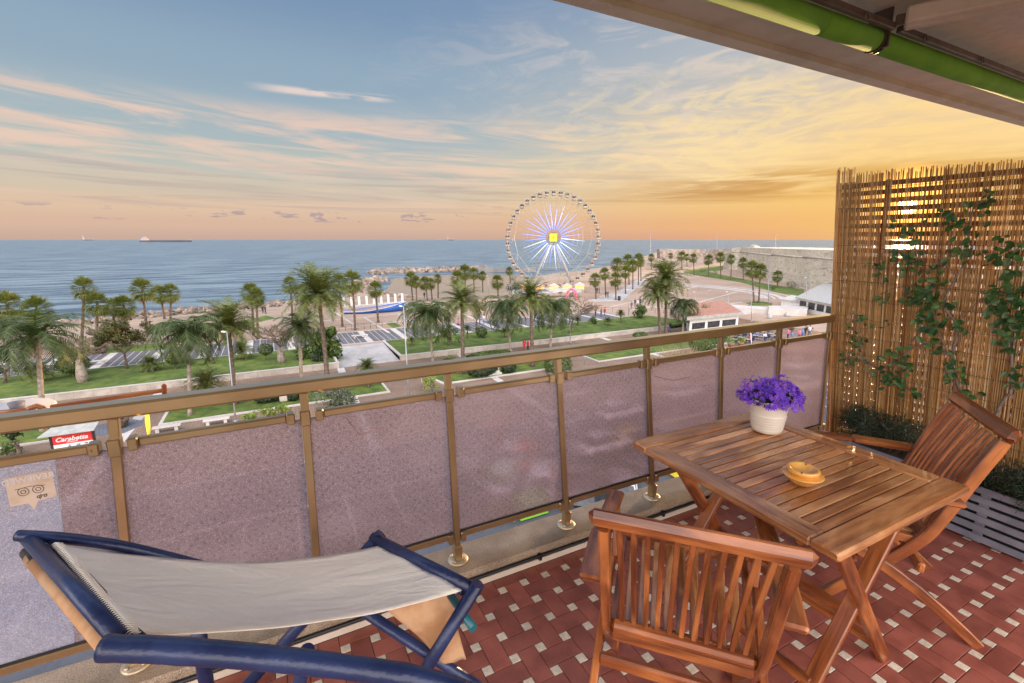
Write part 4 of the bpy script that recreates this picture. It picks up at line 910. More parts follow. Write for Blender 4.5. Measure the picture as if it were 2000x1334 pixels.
# ================================================================== VEGETATION
def frond(mb, base, az, el, ln, droop, npair, lw, ll, twist=.5, rn=random, vee=.35):
    p = Vector(base); pts = []; step = ln/npair; e = el
    for i in range(npair+1):
        pts.append(p.copy()); d = Vector((math.cos(az)*math.cos(e), math.sin(az)*math.cos(e), math.sin(e))); p = p+d*step; e -= droop/npair*(1+1.0*i/npair)
    for i in range(1, npair+1):
        d = (pts[i]-pts[i-1]).normalized(); sd = d.cross(Vector((0, 0, 1))); sd = sd.normalized() if sd.length > .01 else Vector((1, 0, 0)); up = sd.cross(d); t = i/npair; l = ll*math.sin(math.pi*min(1, t*.93+.09))**.6
        for s2 in (-1, 1):
            q = (sd*s2+d*.75+up*rn.uniform(-.25, vee)-Vector((0, 0, twist*.45))).normalized()*l*rn.uniform(.8, 1.1); w_ = d*lw*rn.uniform(.7, 1.2); b = len(mb.v); c = pts[i]
            mb.v += [tuple(c-w_/2), tuple(c+w_/2), tuple(c+q)]; mb.face((b, b+1, b+2))
    b = len(mb.v); wv = .035*ln/3
    for i in range(npair): 
        sd = Vector((-math.sin(az), math.cos(az), 0))*wv*(1-i/npair*.8); b = len(mb.v); mb.v += [tuple(pts[i]-sd), tuple(pts[i]+sd), tuple(pts[i+1]+sd*.9), tuple(pts[i+1]-sd*.9)]; mb.face((b, b+1, b+2, b+3))
def fanleaf(mb, base, d, pet, r_, rn, nseg=13, droop=.3):
    d = d.normalized(); hub = base+d*pet; sd = d.cross(Vector((0, 0, 1))); sd = sd.normalized() if sd.length > .05 else Vector((1, 0, 0)); up = sd.cross(d)
    b = len(mb.v); mb.v += [tuple(base-sd*.02), tuple(base+sd*.02), tuple(hub)]; mb.face((b, b+1, b+2))
    for i in range(nseg):
        a = (-1.25+2.5*i/(nseg-1))*rn.uniform(.95, 1.05); da = .085; l = r_*(1-.18*abs(a))*rn.uniform(.85, 1.08)
        t = d*math.cos(a)+sd*math.sin(a); t1 = d*math.cos(a-da)+sd*math.sin(a-da); t2 = d*math.cos(a+da)+sd*math.sin(a+da)
        m1 = hub+t1*l*.55+up*.03*r_; m2 = hub+t2*l*.55+up*.03*r_; tip = hub+t*l-Vector((0, 0, droop*l*rn.uniform(.2, 1)))
        b = len(mb.v); mb.v += [tuple(hub), tuple(m1), tuple(tip), tuple(m2)]; mb.face((b, b+1, b+2, b+3))
def crown_fan(seed, nleaf=64, dead=22):
    rn = random.Random(seed); g = MB(); dd = MB()
    for i in range(nleaf):
        az = i*2.399+rn.uniform(-.3, .3); f = i/nleaf; el = R(84)-R(138)*f**.85+rn.uniform(-.15, .15)
        d = Vector((math.cos(az)*math.cos(el), math.sin(az)*math.cos(el), math.sin(el))); fanleaf(g, Vector((0, 0, -.06*f)), d, .34+.1*rn.random(), .55, rn, 12, .2+.3*f)
    for i in range(dead):
        az = rn.random()*6.28; el = R(-62)+rn.uniform(-.35, .25); d = Vector((math.cos(az)*math.cos(el), math.sin(az)*math.cos(el), math.sin(el))); fanleaf(dd, Vector((0, 0, -.15)), d, .28, .42, rn, 8, .5)
    return g, dd
def crown_date(seed, nf=66, droop=.95, el0=86, el1=-12, twist=.3, ln=1.0, ll=.25):
    rn = random.Random(seed); g = MB(); dd = MB()
    for i in range(nf):
        f = i/nf; frond(g, (0, 0, -.03*f), i*2.399+rn.uniform(-.25, .25), R(el0+(el1-el0)*f**.9)+rn.uniform(-.1, .1), ln*rn.uniform(.86, 1.05), droop*rn.uniform(.8, 1.2), 26, .032, ll, twist, rn)
    for i in range(12): frond(dd, (0, 0, -.08), rn.random()*6.28, R(-40)+rn.uniform(-.3, .3), .42*ln, .6, 10, .02, .1, .5, rn)
    return g, dd
def proto_mesh(mb, m): o = mb.build('proto', m); me = o.data; bpy.data.objects.remove(o); return me
FAN = []; DATE = []; QUEEN = []
for sd_ in (1, 2, 3, 4): g, dd = crown_fan(sd_); FAN.append((proto_mesh(g, 'fan_leaf'), proto_mesh(dd, 'dead_leaf')))
for sd_ in (5, 6): g, dd = crown_date(sd_); DATE.append((proto_mesh(g, 'date_leaf'), proto_mesh(dd, 'gold_leaf')))
for sd_ in (8, 9): g, dd = crown_date(sd_, 30, 1.9, 76, -8, 1.5, 1.0, .34); QUEEN.append((proto_mesh(g, 'queen_leaf'), proto_mesh(dd, 'dead_leaf')))
g, dd = crown_date(12, 34, 1.6, 78, -20, .9, 1.0, .28); DRY = (proto_mesh(g, 'queen_leaf'), proto_mesh(dd, 'dead_leaf'))
pc = 0
def palm(kind, cx, cy, bx, by, crad, label, z=ZT, tr=None):
    global pc; pc += 1; rn = random.Random(pc*17+3)
    base = onz(bx, by, z); top = ondepth(cx, cy, base); dpt = (base-CAM).dot(FW); cr = crad*dpt/FPX
    name = {'fan': 'fan_palm', 'date': 'date_palm', 'queen': 'feather_palm', 'dry': 'feather_palm', 'sago': 'small_palm'}[kind]
    grp = {'fan': 'fan palms along the seafront', 'date': 'date palms in the park', 'queen': 'feather palms in the park', 'dry': 'feather palms in the park', 'sago': 'small palms on the lawns'}[kind]
    r = empty(name, base, label, 'palm tree', grp)
    hgt = (top-base).length; r0 = tr or {'fan': .15, 'date': .19, 'queen': .13, 'dry': .16, 'sago': .10}[kind]
    pts = []; rad = []; nseg = max(6, int(hgt/.3)); nseg = min(nseg, 30)
    for i in range(nseg+1):
        t = i/nseg; p = base.lerp(top, t)+Vector((math.sin(t*3)*.03, math.cos(t*2.3)*.03, 0)); pts.append(p-Vector((0, 0, .1 if i == 0 else 0)))
        rad.append(r0*(1.25-.35*t if t > .06 else 1.6-4*t)*(1+(.12 if i % 2 else -.05)))
    s = MB(); s.tube(pts, rad, 9); s.build('trunk', 'pale_bark' if kind in ('queen', 'dry') else 'bark', r)
    me = {'fan': FAN, 'date': DATE, 'queen': QUEEN, 'dry': [DRY], 'sago': DATE}[kind]; me = me[rn.randrange(len(me))]
    for nm, mm in (('crown', me[0]), ('dead_fronds', me[1])):
        if kind == 'sago' and nm == 'dead_fronds': continue
        o = bpy.data.objects.new(nm, mm); COL.objects.link(o); o.parent = r; o.location = top-base; o.rotation_euler = (rn.uniform(-.08, .08), rn.uniform(-.08, .08), rn.random()*6.28); k = 1.14*cr/{'fan': .92, 'date': .86, 'queen': .72, 'dry': .78, 'sago': .9}[kind]; o.scale = (k, k, k*(.9 if kind == 'sago' else 1))
    return r
FP = [  # kind, crown px, base px, crown radius px, label
 ('fan', 15, 598, 8, 690, 31, 'broad fan palm at the far left edge of the photo, partly out of frame'),
 ('fan', 73, 605, 70, 700, 29, 'wide dark fan palm second from the left edge, before the sea'),
 ('fan', 164, 563, 158, 690, 24, 'tallest fan palm of the left pair, rising above its shorter neighbour'),
 ('fan', 190, 594, 187, 690, 26, 'shorter fan palm just right of the tallest left one'),
 ('fan', 222, 600, 220, 670, 19, 'small fan palm half hidden behind the dark leafy tree at left'),
 ('fan', 242, 598, 243, 675, 24, 'fan palm directly above the dark leafy tree at left'),
 ('fan', 278, 566, 287, 652, 25, 'slim straight fan palm standing alone by the rocky shore'),
 ('fan', 313, 575, 321, 622, 19, 'left palm of the twin fan palms on the shore rocks'),
 ('fan', 333, 572, 333, 622, 20, 'right palm of the twin fan palms on the shore rocks'),
 ('fan', 491, 573, 495, 655, 23, 'shaggy fan palm with full crown, left of a touching pair behind the bare shrub tree'),
 ('fan', 500, 580, 504, 662, 20, 'shaggy fan palm, right of a touching pair behind the bare shrub tree'),
 ('fan', 567, 556, 572, 640, 18, 'fan palm left behind the tallest date palm'),
 ('fan', 594, 572, 600, 652, 20, 'fan palm directly behind the tallest date palm'),
 ('fan', 662, 552, 669, 638, 20, 'fan palm left of the tall pair before the spit'),
 ('fan', 688, 550, 694, 645, 24, 'tall shaggy fan palm at the left end of the blue boat'),
 ('fan', 733, 565, 739, 630, 18, 'fan palm standing in front of the blue boat'),
 ('fan', 802, 544, 806, 586, 15, 'left palm of the fan palm pair right of the blue boat'),
 ('fan', 812, 550, 814, 589, 13, 'right palm of the fan palm pair right of the blue boat'),
 ('fan', 830, 553, 835, 586, 14, 'short thick fan palm beside the cove, left of a close two'),
 ('fan', 841, 554, 844, 584, 12, 'short fan palm beside the cove, right of a close two'),
 ('fan', 855, 544, 856, 581, 10, 'thin small fan palm alone in front of the cove'),
 ('fan', 894, 543, 899, 586, 17, 'large fan palm left in the cluster before the breakwater'),
 ('fan', 908, 531, 909, 582, 16, 'tallest fan palm in the cluster before the breakwater'),
 ('fan', 925, 534, 926, 571, 13, 'fan palm on the right of the cluster before the breakwater'),
 ('fan', 942, 538, 943, 570, 10, 'little fan palm against the pale cove water'),
 ('fan', 971, 550, 973, 578, 15, 'round fan palm on the shore left of the big wheel'),
 ('fan', 995, 529, 997, 553, 9, 'lone small fan palm by the concrete breakwater'),
 ('fan', 1162, 546, 1164, 584, 14, 'first fan palm to the right of the big wheel'),
 ('fan', 1181, 534, 1183, 576, 13, 'second fan palm to the right of the big wheel'),
 ('fan', 1202, 545, 1203, 586, 15, 'low spreading fan palm beside the dark litter bin on the plaza'),
 ('fan', 1205, 517, 1207, 566, 15, 'fan palm high at the left of the dense plaza avenue'),
 ('fan', 1221, 531, 1222, 574, 13, 'fan palm on the plaza, front of the dense avenue'),
 ('fan', 1226, 508, 1229, 556, 13, 'fan palm in the middle of the dense plaza avenue'),
 ('fan', 1236, 519, 1236, 565, 13, 'fan palm right of the middle in the dense plaza avenue'),
 ('fan', 1247, 507, 1247, 557, 13, 'fan palm at the right of the dense plaza avenue'),
 ('fan', 1251, 512, 1252, 549, 10, 'farthest fan palm of the dense plaza avenue'),
 ('fan', 1272, 503, 1273, 526, 8, 'tiny distant fan palm by the tall mast left of the plaza'),
 ('fan', 1310, 499, 1311, 518, 6, 'tiny distant fan palm before the harbour pier'),
 ('fan', 1331, 500, 1332, 526, 10, 'distant fan palm at the left of the lawn by the fort'),
 ('fan', 1341, 502, 1342, 520, 7, 'very small fan palm behind the row by the fort'),
 ('fan', 1354, 504, 1356, 537, 10, 'distant fan palm with trunk on the curved lawn, second by the fort'),
 ('fan', 1384, 507, 1384, 540, 11, 'distant fan palm third along the curved lawn by the fort'),
 ('fan', 1407, 502, 1408, 543, 11, 'distant fan palm fourth along the curved lawn, before the fort corner'),
 ('fan', 1428, 506, 1428, 547, 10, 'distant fan palm fifth along the curved lawn, before the fort wall'),
 ('fan', 1451, 513, 1452, 548, 11, 'distant fan palm sixth along the curved lawn, left of the big plaza pair'),
 ('fan', 1468, 525, 1473, 592, 17, 'left palm of the big pair on the plaza before the fort'),
 ('fan', 1485, 529, 1482, 592, 16, 'right palm of the big pair on the plaza before the fort'),
 ('fan', 1519, 539, 1519, 562, 12, 'short stout fan palm at the foot of the fort wall'),
 ('fan', 1558, 522, 1557, 552, 15, 'fan palm against the fort wall between green bushes'),
 ('fan', 1601, 537, 1601, 562, 17, 'wide fan palm against the fort wall nearest the reed screen'),
 ('date', 622, 572, 643, 772, 62, 'tallest date palm with a golden heart and leaning trunk, left of centre'),
 ('date', 445, 634, 459, 790, 56, 'date palm with golden heart behind the near street lamp'),
 ('date', 1036, 580, 1040, 716, 40, 'date palm with stiff green fronds below the big wheel'),
 ('date', 902, 588, 904, 730, 40, 'date palm with slim dark trunk left of the white stone plinth'),
 ('date', 1300, 545, 1301, 652, 44, 'large date palm at the right of the plaza'),
 ('date', 1284, 574, 1290, 655, 34, 'smaller date palm just left of the large one by the plaza'),
 ('dry', 72, 655, 84, 842, 75, 'big feather palm with rusty dead fronds at the left'),
 ('dry', 584, 638, 589, 760, 42, 'feather palm with rusty orange fronds left of the leaning date palm'),
 ('queen', 366, 648, 371, 812, 62, 'dark feather palm with hanging fronds and pale trunk left of the lamp'),
 ('queen', 836, 612, 846, 712, 52, 'feather palm with drooping fronds above the green lawn, by the tall pole'),
 ('queen', 988, 600, 998, 690, 44, 'dark feather palm left of the stiff green date palm'),
 ('queen', 1078, 600, 1075, 680, 44, 'drooping feather palm right below the big wheel'),
 ('queen', 1335, 596, 1334, 648, 30, 'drooping feather palm in front of the kiosk'),
 ('dry', 12, 640, 14, 745, 42, 'grey green feather palm cut by the left edge'),
]
for a in FP:
    low = a[4] > 755 or a[0] == 'x' or (a[0] in ('date', 'queen', 'dry') and a[4] > 676)
    palm(a[0], a[1], a[2], a[3], a[4], a[5], a[6], ZG+.15 if low else ZT)
for a in [(293, 709, 295, 727, 22, 'small palm on the upper lawn left of the round green bush'), (78, 724, 78, 748, 26, 'low dark palm on the upper lawn behind the rusty feather palm'), (472, 682, 475, 704, 24, 'low palm on the lawn behind the near lamp'), (402, 748, 398, 782, 38, 'low grey green palm just above the handrail at left'), (716, 716, 720, 757, 22, 'young palm behind the handrail by the stone ramp'), (876, 712, 877, 724, 22, 'blue green low palm at the wall foot, half hidden by the handrail'), (912, 641, 913, 662, 10, 'small dark palm on the middle lawn left of the clipped tree'), (984, 647, 986, 660, 9, 'small palm on the middle lawn below the feather palm'), (1128, 624, 1128, 637, 9, 'bushy small palm on the middle lawn right of the twin headed lamp'), (1187, 626, 1188, 637, 9, 'small bushy palm on the lawn right of the walkers'), (1212, 612, 1213, 632, 10, 'taller small palm on the lawn left of the slim lamp'), (803, 664, 805, 676, 9, 'tiny palm on the lawn edge by the tall pole'), (348, 688, 378, 712, 12, 'small palm behind the dark feather palm trunk')]:
    palm('sago', *a, z=ZG+.15 if a[3] > 755 or a[0] == 876 else ZT)
# broadleaf
def blob_leaves(mb, c, rad, n, sz, rn, squash=.8):
    lumps = [(c+Vector((rn.gauss(0, .45)*rad, rn.gauss(0, .45)*rad, rn.gauss(0, .42)*rad*squash)), rad*rn.uniform(.28, .5)) for _ in range(18)]
    for i in range(n):
        lc, lr = lumps[rn.randrange(18)]; d = Vector((rn.gauss(0, 1), rn.gauss(0, 1), rn.gauss(0, 1))).normalized(); p = lc+d*lr*rn.random()**.33
        a = Vector((rn.gauss(0, 1), rn.gauss(0, 1), rn.gauss(0, 1))).normalized(); b2 = a.cross(d+Vector((.01, 0, 0))).normalized(); k = sz*rn.uniform(.6, 1.3); b = len(mb.v)
        mb.v += [tuple(p-a*k), tuple(p+b2*k*.5), tuple(p+a*k), tuple(p-b2*k*.5)]; mb.face((b, b+1, b+2, b+3))
def clipped_leaves(mb, c, rad, n, sz, rn, squash=.85):
    for i in range(n):
        d = Vector((rn.gauss(0, 1), rn.gauss(0, 1), rn.gauss(0, 1))).normalized(); f = rn.uniform(.8, 1.03)*(1+.07*noise.noise(d*3+c)); p = c+Vector((d.x, d.y, d.z*squash))*rad*f
        a = Vector((rn.gauss(0, 1), rn.gauss(0, 1), rn.gauss(0, 1))).normalized(); b2 = a.cross(d+Vector((.01, 0, 0))).normalized(); k = sz*rn.uniform(.6, 1.3); b = len(mb.v)
        mb.v += [tuple(p-a*k), tuple(p+b2*k*.5), tuple(p+a*k), tuple(p-b2*k*.5)]; mb.face((b, b+1, b+2, b+3))
def branches(s, p, d, ln, r_, depth, rn, spread=.6):
    q = p+d*ln; mid = p.lerp(q, .5)+Vector((rn.gauss(0, .05), rn.gauss(0, .05), rn.gauss(0, .03)))*ln; s.tube([p, mid, q], [max(r_, .026), max(.024, r_*.85), max(.021, r_*.68)], 5, False)
    if depth <= 0: return
    for i in range(3 if depth > 1 else 4):
        nd = (d+Vector((rn.gauss(0, 1), rn.gauss(0, 1), rn.gauss(0, .6)))*spread).normalized(); nd.z = abs(nd.z)*.8+.08; branches(s, q if i else mid, nd.normalized(), ln*rn.uniform(.6, .8), r_*.62, depth-1, rn, spread)
def tree(cx, cy, bx, by, crad, label, z=ZT, m='tree_leaf', n=1500, bare=False, tr=.14, bark='bark', fat=False, sz=.13, seed=1):
    rn = random.Random(seed*31+int(bx)); base = onz(bx, by, z); top = ondepth(cx, cy, base); rad = crad*(base-CAM).dot(FW)/FPX
    r = empty('bare_tree' if bare else 'leafy_tree', base, label, 'tree'); s = MB(); fork = base.lerp(top, .45 if not bare else .42)
    if fat: s.tube([base, base.lerp(fork, .3), base.lerp(fork, .6), fork], [tr*2.0, tr*2.3, tr*1.9, tr*1.1], 12, True)
    else: s.tube([base, base.lerp(fork, .5)+Vector((.04, 0, 0)), fork], [tr*1.3, tr, tr*.85], 9)
    s.build('trunk', bark, r)
    s = MB(); 
    for i in range(6 if bare else 4): a = i*6.28/(6 if bare else 4)+rn.random(); branches(s, fork, Vector((math.cos(a)*.8, math.sin(a)*.8, rn.uniform(.5, 1.2))).normalized(), rad*(.50 if bare else .34), tr*.5 if not bare else tr*.42, 4 if bare else 2, rn)
    s.build('branches', 'twig', r)
    if not bare: mb = MB(); blob_leaves(mb, top, rad, n, sz, rn); mb.build('crown', m, r)
    return r
tree(237, 655, 248, 722, 34, 'dark leafy tree with reddish edge on the upper lawn at left', n=5200, sz=.15, tr=.13)
tree(8, 700, 10, 750, 24, 'dark leafy tree low at the left edge, on the striped promenade side', n=1400, m='dark_leaf')
tree(141, 640, 163, 748, 46, 'bare tree with a swollen pale bottle trunk beside the green bush', bare=True, tr=.22, bark='pale_bark', fat=True)
tree(543, 634, 550, 710, 42, 'bare wide tree with a swollen pale trunk on the lawn', bare=True, tr=.2, bark='pale_bark', fat=True, seed=2)
tree(1128, 588, 1112, 652, 46, 'large bare spreading tree right of the twin headed lamp', bare=True, tr=.17, seed=5)
tree(932, 600, 930, 645, 20, 'round leafy tree on the dark promenade behind the slim date palm', n=1400, seed=3)
tree(1000, 560, 1002, 600, 22, 'dark leafy tree at the left foot of the big wheel', n=1200, m='dark_leaf', seed=4)
tree(875, 648, 877, 676, 20, 'green leafy tree with pale trunk on the middle lawn', n=1500, m='bush_leaf', seed=6)
tree(372, 652, 420, 712, 26, 'leafy tree half hidden between the two near feather palms', n=1200, m='dark_leaf', seed=7)
tree(840, 745, 845, 768, 18, 'young light green tree just behind the handrail by the path', z=ZG+.15, n=700, m='lime_leaf', seed=8, tr=.05, sz=.09)
tree(27, 845, 38, 892, 14, 'slender young tree at the lower left with a mossy foot', z=ZG+.15, n=350, m='dark_leaf', seed=9, tr=.12)
tree(1420, 655, 1421, 668, 8, 'small lime green tree on the cafe terrace', z=ZG, n=350, m='lime_leaf', seed=10, tr=.05)
tree(1545, 640, 1546, 650, 6, 'thin bare young tree left of the cafe walkers', z=ZG, bare=True, tr=.05, seed=11)
tree(1580, 638, 1581, 650, 6, 'thin bare young tree behind the cafe walkers', z=ZG, bare=True, tr=.05, seed=12)
tree(592, 610, 598, 640, 20, 'small leafy tree behind the tallest date palm on the plaza', n=1400, m='dark_leaf', seed=21)
tree(300, 640, 303, 668, 20, 'low leafy tree between the lone shore palm and the promenade', n=1200, seed=22)
tree(470, 640, 474, 668, 18, 'low leafy tree left of the touching fan palm pair', n=1100, seed=23)
tree(195, 640, 205, 690, 30, 'thin bare twiggy tree behind the dark leafy tree at left', bare=True, tr=.12, seed=24)
bc = 0
def bush(cx, cy, by, rad_px, label, z=ZT, m='bush_leaf', n=900, sz=.1, clip=True, stem=False, squash=.85, name='bush', wide=1):
    global bc; bc += 1; rn = random.Random(bc*7); base = onz(cx, by, z); c = ondepth(cx, cy, base); rad = rad_px*(base-CAM).dot(FW)/FPX; r = empty(name, base, label, 'bush')
    mb = MB(); (clipped_leaves if clip else blob_leaves)(mb, c, rad, n, sz, rn, squash)
    if wide != 1: mb.v = [(c.x+(v[0]-c.x)*wide, v[1], v[2]) for v in mb.v]
    mb.build('foliage', m, r); s = MB(); s.tube([base-Vector((0, 0, .05)), c], [.07, .04], 6)
    for i in range(5): s.tube([base.lerp(c, .3), c+Vector((rn.uniform(-1, 1), rn.uniform(-1, 1), rn.uniform(-.2, .5)))*rad*.6], [.03, .015], 5)
    s.build('stem', 'twig', r); return r
bush(143, 711, 737, 26, 'large clipped round green bush behind the bottle trunk tree', n=2600, squash=.75)
bush(343, 697, 722, 18, 'clipped round green bush left of the pale palm trunk', n=1500)
bush(519, 682, 705, 14, 'small rounded shrub tree between the lamp palm and the bare tree', n=1000, stem=True)
bush(940, 648, 662, 12, 'neatly clipped ball tree on the middle lawn', n=1200, stem=True)
bush(1096, 632, 642, 7, 'little clipped ball tree on the middle lawn', n=500)
bush(1157, 624, 634, 9, 'loose round shrub on the middle lawn below the walkers', n=600, clip=False, sz=.12)
bush(1251, 609, 623, 16, 'large leafy shrub at the right end of the middle lawn', n=1300, clip=False, sz=.18)
bush(632, 672, 700, 34, 'big dark strap leaved clump behind the leaning date palm', n=1500, clip=False, sz=.34, m='bush_leaf', squash=1.1)
bush(624, 698, 708, 18, 'low dark flowering shrub at the foot of the strap leaved clump', n=900, clip=False, m='dark_leaf')
bush(1090, 712, 727, 28, 'big clipped green bush behind the railing post, by the path corner', z=ZG+.1, n=3000)
bush(942, 722, 738, 15, 'low dark clipped hedge left of the white plinth', z=ZG+.15, n=1600, m='dark_leaf', wide=2.2)
bush(993, 716, 728, 15, 'low dark clipped bush right of the white plinth', z=ZG+.15, n=1200, m='dark_leaf', wide=1.1)
bush(955, 692, 698, 11, 'long low hedge above the handrail along the wall path', z=ZG+.15, n=2200, wide=4.2, squash=.6)
bush(1250, 654, 660, 10, 'low rounded shrub above the handrail, right of centre', z=ZG+.15, n=700, wide=1.7, squash=.6)
bush(1375, 668, 685, 22, 'dense green hedge behind the railing beside the cafe', z=ZG+.1, n=2600, wide=1.6)
bush(674, 782, 800, 38, 'greyish olive shrub behind the railing at centre left', z=ZG, n=2600, m='pale_leaf', clip=False, sz=.12, wide=1.2)
bush(522, 776, 786, 14, 'low dark clipped hedge left of the stone block under the handrail', z=ZG+.15, n=1200, m='dark_leaf', wide=1.5)
bush(572, 773, 783, 12, 'low dark clipped hedge right of the stone block under the handrail', z=ZG+.15, n=1000, m='dark_leaf')
bush(18, 880, 890, 18, 'small leafy shrub beside the young tree at lower left', z=ZG+.1, n=500, clip=False)
bush(232, 820, 832, 10, 'dark potted bush on the wet paving left of the railing post', z=ZG, n=500, m='dark_leaf')
for i, (x, y, lb) in enumerate(((487, 815, 'yellow green sprouting shrub just over the mid rail, leftmost of three'), (523, 805, 'yellow green sprouting shrub just over the mid rail, middle of three'), (553, 800, 'yellow green sprouting shrub just over the mid rail, nearest the post'))): bush(x, y, y+14, 13, lb, z=ZG, m='lime_leaf', n=170, clip=False, sz=.15)
bush(1510, 562, 566, 4, 'small dark round bush under the fort wall', n=260)
bush(1546, 556, 562, 8, 'green bush left of the palm at the fort wall', n=500, wide=1.3)
bush(1566, 554, 561, 6, 'green bush right of the palm at the fort wall', n=400)
bush(1372, 528, 532, 5, 'green bush at the start of the curved lawn', n=260, wide=1.5)
bush(1397, 532, 536, 4, 'green bush second on the curved lawn', n=220, wide=1.6)
for i, (x, y) in enumerate(((1373, 594), (1396, 600), (1417, 603), (1440, 600), (1452, 600), (1462, 599), (1483, 606))): bush(x, y, y+4, 4 if i != 2 else 5, ['low green plant at the left end of the terrace beds', 'low reddish plant in the first terrace bed', 'round green shrub by the pole in the terrace beds', 'low green plant left in the back terrace bed', 'low green plant middle in the back terrace bed', 'low green plant right in the back terrace bed', 'low green plant on the ramp edge of the terrace beds'][i], n=200, wide=1.8, squash=.7)
# pampas tuft by the mid rail
rn = random.Random(9); base = onz(1325, 705, ZG+.1); r = empty('pampas_grass', base, 'spiky pale dry grass tuft behind the railing', 'grass tuft'); mb = MB()
for i in range(500):
    a = rn.random()*6.28; p = base+Vector((rn.uniform(-3, 3), rn.uniform(-1, 1), 0)); t = p+Vector((math.cos(a)*1.1, math.sin(a)*.7, rn.uniform(.8, 2.3))); b = len(mb.v); w_ = Vector((.03, 0, 0)); mb.v += [tuple(p-w_), tuple(p+w_), tuple(t)]; mb.face((b, b+1, b+2))
mb.build('blades', 'dry_grass', r); mb = MB(); blob_leaves(mb, base+Vector((0, 0, .5)), 1.6, 500, .1, rn, .5); mb.build('leaves', 'pale_leaf', r)

# ================================================================== FERRIS WHEEL
WB = T(1084, 571); wdep = (WB-CAM).dot(FW); hub = ondepth(1080, 464, WB); WRr = 90.5*wdep/FPX
ax = (CAM-hub); ax.z = 0; ax.normalize(); ax = Matrix.Rotation(R(4), 3, 'Z') @ ax; side = Vector((-ax.y, ax.x, 0)); zup = Vector((0, 0, 1))
fw = empty('ferris_wheel', Vector((hub.x, hub.y, ZT)), 'big lit ferris wheel with blue lights by the sea', 'ferris wheel')
def wp(a, r_, o=0): return hub+side*math.cos(a)*r_+zup*math.sin(a)*r_+ax*o
s = MB()
for o in (-.75, .75):
    for rr_ in (WRr*.985, ): s.tube([wp(2*math.pi*i/84, rr_, o) for i in range(85)], .055, 6, False)
    s.tube([wp(2*math.pi*i/14, WRr*(.84), o) for i in range(15)], .04, 5, False)
    for rr_ in (.45, .55, .65): s.tube([wp(2*math.pi*i/42, WRr*rr_, o) for i in range(43)], .025, 4, False)
NC = 42
for i in range(NC): a = 2*math.pi*i/NC; s.tube([wp(a, WRr*.985, -.75), wp(a, WRr*.985, .75)], .05, 5)
s.build('rim', 'rim', fw)
s = MB()
for i in range(14):
    a = 2*math.pi*i/14
    for o in (-1, 1):
        s.tube([wp(a, .9, o*1.3), wp(a, WRr*.84, o*.75)], .032, 5); s.tube([wp(a, WRr*.84, o*.75), wp(a-.112, WRr*.985, o*.75)], .03, 5); s.tube([wp(a, WRr*.84, o*.75), wp(a+.112, WRr*.985, o*.75)], .03, 5); s.tube([wp(a+.224, WRr*.985*.99, o*.75), wp(a, WRr*.84, o*.75)], .03, 4)
for i in range(42): a = 2*math.pi*(i+.5)/42; s.tube([wp(a, .9, .9), wp(a, WRr*.97, .7)], .018, 4)
s.build('spokes', 'rim', fw)
for i in range(28):
    a = 2*math.pi*(i+.5)/28; r0, r1 = 2.2, WRr*(.70 if i % 2 else .62); s = MB(); s.tube([wp(a, r0, 1.35), wp(a, r0+(r1-r0)*.3, 1.25), wp(a, r1, .95)], [.11, .10, .015], 6); s.build('light_strip', 'led_blue' if not (math.sin(a) < -.1 and i % 2) else 'led_white', fw)
s = MB(); s.tube([hub-ax*2.0, hub+ax*1.6], .75, 20); s.tube([hub+ax*1.6, hub+ax*1.75], 1.28, 28); s.build('hub', 'dark_metal', fw)
s = MB(); q = 1.0; pp = [(-q, -q*.8), (-q*.8, -q), (q*.8, -q), (q, -q*.8), (q, q*.8), (q*.8, q), (-q*.8, q), (-q, q*.8)]; b = [hub+side*x+zup*z+ax*1.8 for x, z in pp]; s.v = [tuple(v) for v in b]+[tuple(v+ax*.12) for v in b]; n = 8; s.face(tuple(range(n, 2*n))); s.face(tuple(range(n-1, -1, -1)))
for i in range(n): j = (i+1) % n; s.face((i, j, n+j, n+i))
s.build('hub_sign', 'sign_yellow', fw)
s = MB(); c = lambda x, z: hub+side*(-x)+zup*z+ax*1.96
sg = 1 if side.dot(RT) > 0 else -1
c = lambda x, z: hub+side*(x*sg)+zup*z+ax*1.96
s.tube([c(-.35, -.35), c(.05, .05), c(.45, .5)], [.05, .12, .06], 6); s.tube([c(-.05, .5), c(-.1, .2), c(.05, .05)], [.05, .1, .08], 6); s.tube([c(-.55, .35), c(-.42, .05), c(-.5, -.2)], .05, 6); s.build('bird_mark', 'red_paint', fw)
s = MB()
for o in (-2.6, 2.6):
    for sx in (-1, 1):
        s.tube([hub+ax*o*.5, Vector((hub.x, hub.y, ZT))+side*sx*6.6+ax*o*1.5], [.13, .18], 8)
    s.tube([Vector((hub.x, hub.y, ZT+4.2))+side*-4.6+ax*o*1.2, Vector((hub.x, hub.y, ZT+4.2))+side*4.6+ax*o*1.2], .12, 6)
s.build('support_frame', 'roof_grey', fw)
